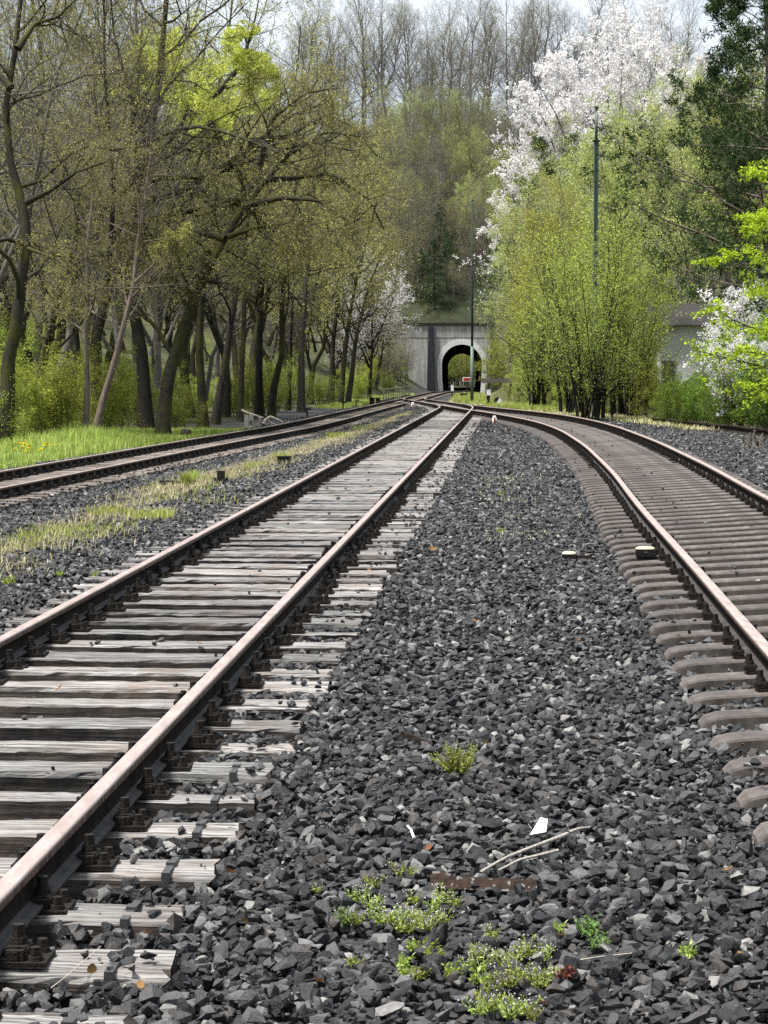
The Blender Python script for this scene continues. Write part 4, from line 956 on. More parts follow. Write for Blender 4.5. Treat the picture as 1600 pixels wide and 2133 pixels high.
def build_hill_wood():
    rng = R(700)
    for y, cols in ((320, range(700, 1130, 78)), (331, range(640, 1300, 54)), (343, range(660, 1500, 56)), (354, range(680, 1400, 70))):
        for c in cols:
            c = c + rng.uniform(-18, 18); yy = y + rng.uniform(-4, 4); k = rng.integers(0, 3); near = 780 < c < 1060
            plant("bare%d" % k, "bare_hilltop_tree", px(c, yy), yy, "tall leafless tree on the hilltop above the tunnel", "tree", "leafless trees on the hilltop", rng.uniform(0, 6.28), rng.uniform(.88, 1.12), rng.uniform(.9, 1.15), tilt=(rng.normal(0, .03), rng.normal(0, .03)))
    for y, cols in ((262, [800, 835, 860, 950, 990, 1030, 1070]), (272, [790, 830, 870, 920, 965, 1010, 1050]), (283, [780, 820, 865, 905, 950, 995, 1040]), (295, [770, 815, 850, 895, 940, 985, 1025, 1070]), (307, [760, 810, 860, 910, 955, 1000, 1050])):
        for c in cols:
            c = c + rng.uniform(-14, 14); yy = y + rng.uniform(-4, 4); k = rng.integers(0, 2)
            plant("thicket%d" % k, "bare_thicket", px(c, yy), yy, "grey brown leafless thicket on the slope above the tunnel", "thicket", "thickets on the tunnel slope", rng.uniform(0, 6.28), rng.uniform(.9, 1.4), rng.uniform(.9, 1.4))
    for y, cols in ((266, [815, 1000, 1060]), (272, [855, 975, 1030]), (278, [800, 850, 985, 1035]), (284, [820, 900, 950, 1050]), (290, [780, 830, 880, 960, 1015]), (296, [810, 860, 915, 990]), (302, [790, 845, 900, 935, 990, 1050]), (307, [770, 870, 960, 1030]), (312, [830, 880, 925, 975, 1020]), (317, [780, 850, 905, 950, 1000, 1045])):
        for c in cols:
            k = rng.integers(0, 3); c = c + rng.uniform(-12, 12)
            if rng.random() < .35: plant("sage%d" % k, "slope_green_tree", px(c, y), y, "thin grey green tree on the slope above the tunnel", "tree", "thin green trees of the tunnel slope", rng.uniform(0, 6), rng.uniform(.4, .65))
            else: plant("bare%d" % k, "slope_bare_tree", px(c, y), y, "slim leafless tree on the slope above the tunnel", "tree", "slim leafless trees of the tunnel slope", rng.uniform(0, 6), rng.uniform(.38, .66), 1.0, tilt=(rng.normal(0, .06), rng.normal(0, .1)))
    for c, y, s in ((905, 259, 1.0), (880, 261, .75), (930, 263, .85), (858, 265, .6), (915, 270, .9), (945, 268, .6)):
        plant("spruce", "dark_spruce", px(c, y), y, "dark spruce directly above the tunnel mouth", "tree", "dark spruces above the tunnel", rng.uniform(0, 6), s)
    for c, y, s in ((820, 312, .62), (855, 316, .7), (890, 320, .62), (925, 314, .72), (960, 320, .62), (800, 300, .6), (860, 306, .5)):
        k = rng.integers(0, 3); plant("sage%d" % k, "young_green_tree", px(c, y), y, "thin young green tree below the leafless hilltop trees", "tree", "young green trees of the upper slope", rng.uniform(0, 6), s, .9)
    for y, cols in ((319, range(660, 1180, 40)), (331, range(640, 1250, 45))):
        for c in cols:
            c = c + rng.uniform(-14, 14); k = rng.integers(0, 3)
            if k == 2: plant("sage0", "young_green_tree", px(c, y), y, "thin young green tree below the leafless hilltop trees", "tree", "young green trees of the upper slope", rng.uniform(0, 6), rng.uniform(.35, .55), .9)
            else: plant("thicket%d" % k, "crest_thicket", px(c, y), y, "grey brown thicket along the crest between the hilltop trunks", "thicket", "thickets of the crest", rng.uniform(0, 6.28), rng.uniform(.7, 1.0), rng.uniform(.6, .9))
    for c, y in ((930, 380), (945, 383), (960, 379), (975, 384), (990, 381), (1003, 385), (937, 390), (953, 394), (968, 391), (984, 395)):
        plant("hornbeam%d" % rng.integers(0, 3), "distant_hornbeam", px(c, y), y, "leafy bush seen through the tunnel beyond its far end", "shrub", "bushes beyond the tunnel", rng.uniform(0, 6), 1.0, z=-1.0)
    for y, cols in ((270, [800, 880, 945, 1045]), (288, [790, 845, 930, 1000, 1060]), (300, [820, 885, 965, 1035]), (314, [800, 865, 940, 1010, 1070])):
        for c in cols:
            k = rng.integers(0, 3); c = c + rng.uniform(-15, 15); plant("forest%d" % k, "slope_budding_tree", px(c, y), y, "olive brown budding tree on the slope above the tunnel", "tree", "budding trees of the tunnel slope", rng.uniform(0, 6), rng.uniform(.5, .8), tilt=(0, rng.normal(0, .08)))
    # beyond the far end of the tunnel
    for c, y in ((925, 392), (950, 400), (975, 396), (1000, 405), (940, 415), (985, 420), (962, 430)):
        plant("sage%d" % rng.integers(0, 3), "distant_tree", px(c, y), y, "green tree seen through the tunnel beyond its far end", "tree", "trees beyond the tunnel", rng.uniform(0, 6), 1.0, z=-1.0)
    plant("shrub1", "arch_shrub", px(1026, 222), 222, "light green shrub overhanging the right side of the tunnel arch", "shrub", None, 1, 1.5, 1.3)
    # slopes of the cutting
    for c, y, s in ((770, 225, 1.0), (795, 232, 1.0), (820, 240, .9), (840, 248, .8), (775, 245, 1.1), (800, 250, 1.1), (1075, 245, .9), (1095, 235, 1.0), (1078, 250, .8), (1110, 222, 1.0), (1130, 236, 1.1)):
        plant("thicket%d" % rng.integers(0, 2), "bare_thicket", px(c, y), y, "leafless thicket on the cutting beside the portal wing wall", "thicket", "thickets of the cutting", rng.uniform(0, 6), s)
    for c, y, s in ((790, 236, .8), (830, 243, .7), (1072, 240, .9), (1090, 228, 1.0), (760, 214, .9), (812, 222, .6)):
        plant("shrub1", "cutting_shrub", px(c, y), y, "green shrub on the side of the cutting by the portal", "shrub", "shrubs of the cutting", rng.uniform(0, 6), s * 1.3)
build_hill_wood()

def build_right_wood():
    rng = R(800)
    for i, (c, y, s, sz, lab) in enumerate([
        (1300, 84, 1.25, .88, "tall upright yellow green hornbeam thicket behind the green mast"), (1190, 92, 1.2, .84, "yellow green hornbeam left of the green mast"),
        (1318, 80, .72, 1.0, "hornbeam right of the tall one, left of the white house"), (1246, 77, .98, .86, "hornbeam standing just in front of the green mast"), (1222, 75, .8, .9, "smaller hornbeam left of the one in front of the mast"), (1248, 98, 1.25, .9, "hornbeam standing behind the foot of the green mast"),
        (1120, 108, 1.1, .7, "low hornbeam between switch lantern and mast"), (1112, 128, .9, .8, "far low hornbeam right of the timber buffer beam"), (1160, 118, 1.0, .9, "hornbeam behind the low one by the switch lantern")]):
        plant("hornbeam%d" % (i % 3), "hornbeam", px(c, y), y, lab, "tree", None, rng.uniform(0, 6), s, sz)
    for i, (c, y, s, lab) in enumerate([(1108, 152, .95, "pale green tree beside the tunnel at the foot of the slope"), (1150, 146, .98, "pale green tree below the small pine"), (1335, 122, 1.0, "tall pale green tree right of the green mast"), (1425, 116, 1.0, "tall pale green tree left of the dark pine"),
        (1525, 113, .95, "pale green tree under the dark pine limbs"), (1260, 150, 1.05, "pale green tree directly behind the mast top"), (1215, 165, 1.1, "pale tree between blossom and mast"), (1390, 140, 1.0, "pale tall tree right below the blossom crown"), (1560, 90, .9, "pale green tree at the right edge behind the lime sprays"), (1066, 190, .9, "pale green tree at the right end of the portal wall"), (1110, 185, 1.0, "greenish tree under the lower blossom"), (1470, 135, 1.0, "high pale tree behind the dark pine"), (1075, 235, .85, "pale tree on the slope right of the portal")]):
        plant("sage%d" % (i % 3), "pale_green_tree", px(c, y), y, lab, "tree", None, rng.uniform(0, 6), s, 1.0)
    for i, (c, y, s, lab) in enumerate([(1165, 132, .80, "yellowish tree in the middle of the right wood"), (1105, 122, .55, "small yellow tinted tree below the yellowish one")]):
        plant("yellowtree", "yellow_tree", px(c, y), y, lab, "tree", None, rng.uniform(0, 6), s, 1.0)
    plant("cherry", "wild_cherry", px(1255, 205), 205, "large wild cherry covered in white blossom high on the right", "tree", None, .4, 1.4, 1.15)
    plant("cherry", "wild_cherry", px(1120, 222), 222, "second wild cherry in blossom reaching down beside the hilltop trees", "tree", None, 2.4, 1.1, 1.05)
    plant("cherry", "wild_cherry", px(1195, 212), 212, "wild cherry in blossom between the largest one and the hilltop trees", "tree", None, 5.2, 1.25, 1.12)
    plant("cherry", "wild_cherry", px(1320, 225), 225, "wild cherry in blossom just right of the largest one", "tree", None, 3.1, 1.35, 1.2)
    plant("cherry", "wild_cherry", px(1365, 215), 215, "wild cherry in blossom left of the dark pine", "tree", None, 4.0, 1.25, 1.2)
    plant("pine", "pine_tree", px(1142, 178), 178, "small dark pine in front of the white blossom", "tree", None, 0, 1.08, 1.0)
    plant("pine", "pine_tree", px(1590, 78), 78, "tall dark pine at the top right corner", "tree", None, 1, 1.0, 1.0)
    plant("pine", "pine_tree", px(1545, 92), 92, "dark pine half hidden by pale trees at right", "tree", None, 2.2, .72, 1.0)
    plant("pine", "pine_tree", px(1660, 70), 70, "dark pine whose limbs enter at the right edge", "tree", None, 3, .9, 1.0)
    # back rows
    for y, cols in ((150, [1300, 1440, 1540, 1610]), (175, [1170, 1300, 1400, 1500, 1590]), (210, [1080, 1180, 1290, 1400, 1490, 1580]), (240, [1120, 1220, 1330, 1450, 1560])):
        for c in cols:
            c = c + rng.uniform(-20, 20); k = rng.integers(0, 3)
            plant("forest%d" % k, "slope_tree", px(c, y), y, ("brown budding tree in the depth of the right wood", "mossy olive tree in the depth of the right wood", "grey twiggy tree in the depth of the right wood")[k], "tree", "%s trees of the right wood" % ("brown", "olive", "grey")[k], rng.uniform(0, 6), rng.uniform(.9, 1.2))
    # lime sprays from a tree rooted outside the right edge
    st = [(np.array([[0, 0, 0], [.1, 0, 2], [.0, .1, 4], [-.2, .2, 6.6]]), .10, .02)]
    wd, tips, rg = grow(860, st, [dict(n=21, t0=.12, ang=80, asd=8, ratio=.46, fall=.45, wig=.10, up=-.015, k=6, rr=.4, flat=.5), dict(n=12, t0=.10, ang=48, ratio=.36, wig=.12, up=-.02, k=4, rr=.5, flat=.75), dict(n=6, t0=.1, ang=45, ratio=.42, wig=.1, up=-.03, k=2, rr=.7, flat=.8)])
    proto("limetree", wd, leaves_on(rg, tips, 8, .085, asp=.6, jitter=.035, up=1.5), M['bark_dark'], M['l_lime'])
    plant("limetree", "lime_green_tree", px(1650, 60), 60, "vivid lime green sprays reaching in from the right edge", "tree", None, .6, 1.12)
    plant("limetree", "lime_green_tree", px(1668, 74), 74, "lime green young tree behind the right edge sprays", "tree", None, 2.6, .9)
    # low growth along the ballast edge
    for i, (c, y, s, k) in enumerate([(1420, 72, .5, 2), (1465, 70, .45, 2), (1510, 69, .55, 2), (1555, 67, .85, 2), (1600, 66, 1.0, 2), (1440, 78, .42, 1), (1495, 77, .42, 2), (1550, 76, 1.0, 1), (1610, 74, 1.2, 2), (1345, 80, .7, 1), (1310, 86, .7, 0), (1270, 90, .6, 1), (1225, 96, .7, 0), (1180, 100, .7, 1), (1140, 112, .8, 1), (1105, 124, .8, 1), (1075, 138, .8, 0), (1380, 76, .45, 1), (1240, 108, 1.0, 1), (1330, 96, .9, 1), (1100, 150, 1.0, 1), (1075, 165, .8, 1)]):
        plant("shrub%d" % k, "edge_shrub", px(c, y), y, "deep green shrub along the old siding rail" if k == 2 else "bright green shrub at the foot of the right wood", "shrub", "deep green shrubs at right" if k == 2 else "bright green shrubs at right", rng.uniform(0, 6), s)
    plant("blossom_shrub", "blossom_shrub", px(1588, 70), 70, "white blossoming shrub above the deep green shrubs at right", "shrub", None, 0, .95)
    plant("blossom_shrub", "blossom_shrub", px(1540, 64), 64, "low white blossoming shrub left of the right edge", "shrub", None, 2, .6)
    plant("limetree", "lime_green_tree", px(1655, 66), 66, "lower lime green sprays at the right edge above the deep green shrubs", "tree", None, 4.0, .8)
    for c, y, s in ((1400, 70, .5), (1440, 67, .55), (1490, 66, .5), (1530, 64, .6), (1575, 63, .65), (1610, 62, .8), (1460, 74, .6), (1510, 73, .6), (1420, 75, .5)):
        plant("shrub2", "edge_shrub", px(c, y), y, "deep green shrub along the old siding rail", "shrub", "deep green shrubs at right", rng.uniform(0, 6), s)
build_right_wood()

# ------------------------------------------------------------------ grass, weeds
def blades(name, P, h, wd, mats, seed, lean=.35):
    rng = R(seed); N = len(P); a = rng.random(N) * 6.28; d = np.column_stack([np.cos(a), np.sin(a), np.zeros(N)]); s = np.column_stack([-np.sin(a), np.cos(a), np.zeros(N)])
    h = (h * rng.uniform(.5, 1.35, N))[:, None]; ln = (rng.random(N) * lean * 2)[:, None]; wd = (wd * rng.uniform(.7, 1.3, N))[:, None]
    up = np.array([[0, 0, 1.]])
    V = np.stack([P - s * wd / 2, P + s * wd / 2, P + up * h * .6 + d * h * ln * .35 + s * wd * .4, P + up * h * (1 - .3 * ln) + d * h * ln, P + up * h * .6 + d * h * ln * .35 - s * wd * .4], 1).reshape(-1, 3)
    i = np.arange(N)[:, None] * 5; me = mesh(name, V, [i + np.array([[0, 1, 2, 4]]), i + np.array([[2, 3, 4]])], mats, None); return me
def build_grass():
    rng = R(900)
    # bright grass bank left of the left track
    N = 90000; Y = rng.uniform(36, 78, N); X = T(TX[1], Y) - 1.75 - rng.random(N) ** 1.2 * 7.5
    m = (X > -.185 * Y - .6) & (rng.random(N) < .32 + .75 * smooth_noise(X, Y, 50, .8) + .3 * (X < T(TX[1], Y) - 2.4)) & (X < T(TX[1], Y) - 1.95 + .5 * smooth_noise(X, Y, 51, .8))
    X, Y = X[m], Y[m]; tall = np.exp(-(((X + 8.1) / 1.5) ** 2 + ((Y - 60) / 5) ** 2)); h = .12 + .09 * smooth_noise(X, Y, 52, 1.1) + .45 * tall
    link("grass", blades("grass", np.column_stack([X, Y, ground_z(X, Y) - .02]), h, .016, M['grass'], 1), kind='stuff')
    # strip between the left and middle tracks
    N = 60000; Y = 14 + 86 * rng.random(N) ** 1.15; X = np.interp(Y, [14, 21, 28.8, 38, 45, 56.6, 70, 85, 100], [-4.9, -4.05, -3.55, -3.25, -2.65, -1.65, -.75, .15, 1.0]) + rng.normal(0, .85, N)
    m = rng.random(N) < np.clip(strip_mask(X, Y) * .75 + .03, 0, 1); X, Y = X[m], Y[m]; Z = ground_z(X, Y) - .03
    g = .8 * smooth_noise(X, Y, 53, 1.3) + .5 * np.exp(-((Y - 26) / 3.5) ** 2) + rng.normal(0, .35, len(X)) > .60
    link("dry_grass", blades("dry_grass", np.column_stack([X, Y, Z])[~g], .15, .007, M['grass_dry'], 2, .8), kind='stuff')
    link("green_verge_grass", blades("green_verge_grass", np.column_stack([X, Y, Z])[g], .15, .008, M['grass'], 3, .5), kind='stuff')
    # verge right of the switch, by the lantern, and along the bushes at right
    N = 60000; Y = rng.uniform(62, 215, N); X = edge_right(Y) + rng.normal(.5, .9, N)
    m = (X > edge_right(Y) - .5) & (rng.random(N) < .55 + .6 * smooth_noise(X, Y, 54, 1.6)); X, Y = X[m], Y[m]
    k = smooth_noise(X, Y, 55, 2.5) > np.where(Y < 95, .25, -.3)
    P = np.column_stack([X, Y, ground_z(X, Y) - .03])
    link("tall_verge_grass", blades("tall_verge_grass", P[k], .30 * np.where(Y[k] < 95, .5, 1.0), .022, M['grass'], 4, .4), kind='stuff')
    link("withered_grass", blades("withered_grass", P[~k], .17, .020, M['grass_dry'], 5, .8), kind='stuff')
    N = 16000; Y = rng.uniform(128, 212, N); X = edge_left(Y) - rng.random(N) * 2.2
    link("far_verge_grass", blades("far_verge_grass", np.column_stack([X, Y, ground_z(X, Y) - .03]), .22, .03, M['grass'], 6, .4), kind='stuff')
    # grass between the rails of the far left track and in the middle gravel
    N = 5000; Y = rng.uniform(92, 190, N); X = T(TX[1], Y) + rng.normal(0, .4, N); m = rng.random(N) < .5 + .7 * smooth_noise(X, Y, 56, 3)
    X, Y = X[m], Y[m]; link("track_grass", blades("track_grass", np.column_stack([X, Y, T(TZ[1], Y) - .22]), .09, .02, M['grass_dry'], 7, .8), kind='stuff')
    N = 1500; Y = rng.uniform(23, 40, N); X = 1.75 + (Y - 30) * .045 + rng.normal(0, .28, N); m = rng.random(N) < np.clip(.1 + 1.1 * smooth_noise(X, Y, 57, .9), 0, 1)
    X, Y = X[m], Y[m]; link("sparse_grass", blades("sparse_grass", np.column_stack([X, Y, ground_z(X, Y)]), .07, .006, M['grass_dry'], 8, .9), kind='stuff')
    # tall green tufts standing in the strip
    for i, (c, r_, hh, rad, n) in enumerate([(390, 1003, .25, .10, 260), (405, 985, .2, .1, 150), (700, 905, .22, .3, 300), (755, 890, .2, .35, 300), (590, 955, .2, .2, 220), (525, 975, .16, .15, 140), (230, 1060, .14, .35, 300), (310, 1075, .15, .3, 350)]):
        y = EYE * 1.13 * F / (r_ - 772); x = px(c, y); a = rng.random(n) * 6.28; q = rad * np.sqrt(rng.random(n)); P = np.column_stack([q * np.cos(a), q * np.sin(a), np.zeros(n)])
        o = link("grass_tuft", blades("grass_tuft", P, hh, .010, M['grass'], 30 + i, .5)); o.location = (x, y, float(ground_z(x, y)) - .02)
        tag(o, ["tallest bright grass tuft beside the dark board in the strip", "small grass tuft behind the tallest one", "grass tuft well along the weedy strip", "farthest grass tuft of the weedy strip", "grass tuft near the dark box in the strip", "small tuft between the cross shaped post and the box", "low wide tuft near the left end of the strip", "wide low tuft at the edge of the black gravel"][i], "grass tuft")
    # dandelions on the bank
    st = cat_geo([cyl((0, 0, 0), (.01, 0, .20), .004, .003, 4)]); fl = R(3); n = 26; a = fl.random(n) * 6.28
    C = np.column_stack([.01 + .0 * a, 0 * a, .2 + 0 * a]); dirs = np.column_stack([np.cos(a), np.sin(a), fl.uniform(.1, .8, n)])
    lf = leaf_quads(fl, C, .034, .5, 1, dirs); sm = mesh("stem", *st, M['weed'], True); fm = mesh("flower", *lf, M['yellow'], None)
    for i in range(22):
        c = (rng.normal(47, 12) if i < 14 else rng.normal(97, 10)); y = 54 + rng.normal(0, 1.8); x = px(c, y)
        e = empty("dandelion", (x, y, float(ground_z(x, y))), rng.random() * 6, "yellow dandelion flowering in the grass bank at left", "flower", "dandelions in the grass bank"); e.scale = (1.3, 1.3, 1.0)
        link("stem", sm, e); link("flower", fm, e)
build_grass()

def weed(seed, n, h, spread, lsize, per, flower, mat_):
    rng = R(seed); a = rng.random(n) * 6.28; q = spread * np.sqrt(rng.random(n)); b = np.column_stack([np.cos(a), np.sin(a), np.zeros(n)])
    P0 = b * q[:, None] * .35; D = norm(b * (q / spread)[:, None] * .7 + rng.normal(0, .15, (n, 3)) + np.array([0, 0, 1.]))
    P = poly_grow(rng, P0, D, h * rng.uniform(.6, 1.2, n), 4, .15, .02); r = np.full(P.shape[:2], .0016)
    wood = tubes(P, r, 3); lf = leaves_on(rng, [P], per, lsize, .5, .004, .8, tmin=.1); parts = cat_geo([wood, lf])
    fl = None
    if flower:
        C = P[:, -1]; C = np.repeat(C, 3, 0) + rng.normal(0, .006, (3 * n, 3)); fl = leaf_quads(rng, C, .0055, .9, 1.0)
    if fl is None: return mesh("leaves", *parts, mat_, None), None
    n0 = sum(len(f) for f in parts[1]); n1 = len(fl[1]); V, Fq = cat_geo([parts, fl])
    return mesh("leaves", V, Fq, [mat_, M['l_blossom']], None, np.concatenate([np.zeros(n0), np.ones(n1)])), None
def build_weeds():
    rng = R(950)
    kinds = {'cress': weed(1, 12, .06, .055, .0135, 9, True, M['weed']), 'rosette': weed(2, 11, .035, .05, .018, 7, False, M['weed']), 'feathery': weed(3, 14, .065, .045, .014, 20, False, M['weed_blue']), 'red': weed(4, 12, .045, .035, .022, 7, False, M['weed_red']), 'clump': weed(5, 80, .15, .085, .018, 10, True, M['weed'])}
    def put(kind, c, r_, label, group=None, s=1.0, name="weed"):
        y = (EYE + .2) * F / (r_ - 772); x = px(c, y); e = empty(name, (x, y, float(ground_z(x, y)) + .012), rng.random() * 6, label, "weed", group); s = s * .88; e.scale = (s, s, s)
        lf, fl = kinds[kind]; link("leaves", lf, e)
        if fl: link("flowers", fl, e)
    put('clump', 955, 1622, "round lime green clump with white flower heads alone in the black gravel", None, 1.0, "flowering_weed")
    put('red', 1182, 2040, "reddish purple weed at the right end of the foreground weeds")
    put('feathery', 1232, 1948, "upper feathery blue green weed standing apart on the right"); put('feathery', 1258, 1975, "lower feathery blue green weed just right of the upper one", None, .85)
    put('rosette', 1442, 1985, "single tiny green seedling far right in the bare gravel")
    put('rosette', 735, 2030, "small green seedling left of the foreground weed patch", None, .9)
    put('feathery', 722, 1940, "feathery tuft at the left end of the foreground weed patch", None, .9)
    put('cress', 662, 1870, "tiny seedling in the gravel beside the sleeper ends", None, .6)
    spots = [(742, 1905), (760, 1925), (790, 1945), (815, 1938), (840, 1925), (860, 1945), (885, 1930), (905, 1905), (930, 1890), (945, 1880), (820, 1965), (838, 1958), (905, 1925), (880, 1880), (800, 1848), (848, 1845), (770, 1900), (870, 1915)]
    for c, r_ in spots: put('cress', c + rng.normal(0, 16), r_ + rng.normal(0, 13), "white flowered lime green weed in the upper foreground patch", "weeds of the upper foreground patch", rng.uniform(.8, 1.25))
    spots = [(1005, 2000), (1025, 2035), (1040, 1990), (1060, 2050), (1010, 2065), (1075, 2020), (1100, 2010), (1120, 2035), (1140, 2045), (1155, 2000), (1165, 1975), (990, 2030), (1030, 2075), (1090, 2050)]
    for c, r_ in spots: put(('cress', 'rosette', 'cress')[rng.integers(0, 3)], c + rng.normal(0, 15), r_ + rng.normal(0, 12), "bright green weed in the lower right foreground patch", "weeds of the lower right patch", rng.uniform(.8, 1.2))
    for c, r_ in [(850, 2045), (875, 2050), (840, 2025), (905, 2005), (945, 2040), (865, 1990), (890, 1990)]: put('rosette', c, r_, "low grassy weed between the two foreground patches", "weeds between the patches", rng.uniform(.7, 1.1))
    for c, r_ in [(1000, 2128), (1030, 2120), (1060, 2130), (1090, 2122), (1015, 2115), (1110, 2130)]: put('cress', c, r_, "weed cut by the bottom edge of the photo", "weeds at the bottom edge", rng.uniform(.8, 1.1))
    for c, r_, s, lab in [(1045, 1030, 1.6, "yellow green weed in the middle gravel, upper one"), (1045, 1105, 1.6, "yellow green weed in the middle gravel, lower one"), (120, 1205, 1.5, "small weed in the black gravel near the left edge"), (195, 1205, 1.3, "small weed right of the left edge one"), (15, 1215, 2.0, "weed at the left edge below the grass strip")]: put('rosette', c, r_, lab, None, s)
build_weeds()

# ------------------------------------------------------------------ posts, signs, boundary markers
def obj(name, geo, mat_, parent=None, smooth=False):
    return link(name, mesh(name, *geo, mat_, smooth), parent)
def gz(x, y): return float(ground_z(x, y))

def build_masts():
    y = 80.0; x = px(1238.5, y); z0 = gz(x, y) - .2; e = empty("signal_mast", (x, y, z0), .05, "tall dark green steel mast stepping to a thinner top, before the hornbeams", "mast")
    zs = pz(300, y) - z0; zt = pz(232, y) - z0; zb = pz(690, y) - z0
    def hbeam(w_, d_, t_, a, b, s=1.0):
        return cat_geo([box(-w_ / 2 + t_ / 2, 0, (a + b) / 2, t_, d_, b - a), box(w_ / 2 - t_ / 2, 0, (a + b) / 2, t_, d_, b - a), box(0, 0, (a + b) / 2, w_ - 2 * t_ - .002, t_, b - a - .002)])
    obj("lower_shaft", hbeam(.20, .17, .026, 0, zb), M['green_steel'], e); obj("middle_shaft", hbeam(.165, .14, .022, zb + .001, zs), M['green_steel'], e)
    obj("upper_shaft", cyl((0, 0, zs + .05), (0, 0, zt), .05, .042, 10), M['green_steel'], e, True)
    obj("collar", box(0, 0, zs + .03, .25, .21, .055), M['dark_pole'], e); obj("cap", cat_geo([cyl((0, 0, zt), (0, 0, zt + .06), .085, .075, 10), cyl((0, 0, zt - .05), (-.22, 0, zt - .25), .014, .014, 6)]), M['dark_pole'], e)
    obj("joint_plate", box(0, 0, zb, .26, .215, .10), M['dark_pole'], e)
    obj("base_foot", box(0, 0, .22, .40, .36, .12), M['concrete'], e)
    y = 138.0; x = px(983, y); z0 = gz(x, y) - .2; e = empty("dark_mast", (x, y, z0), .2, "thin dark mast standing in front of the tunnel mouth", "mast")
    zt = pz(420, y) - z0; obj("shaft", cyl((0, 0, 0), (0, 0, zt), .085, .055, 10), M['dark_pole'], e, True)
    obj("lower_sleeve", cyl((0, 0, 0), (0, 0, 3.8), .105, .10, 10), M['green_steel'], e, True); obj("cap", cyl((0, 0, zt), (0, 0, zt + .06), .07, .03, 10), M['dark_pole'], e)
build_masts()

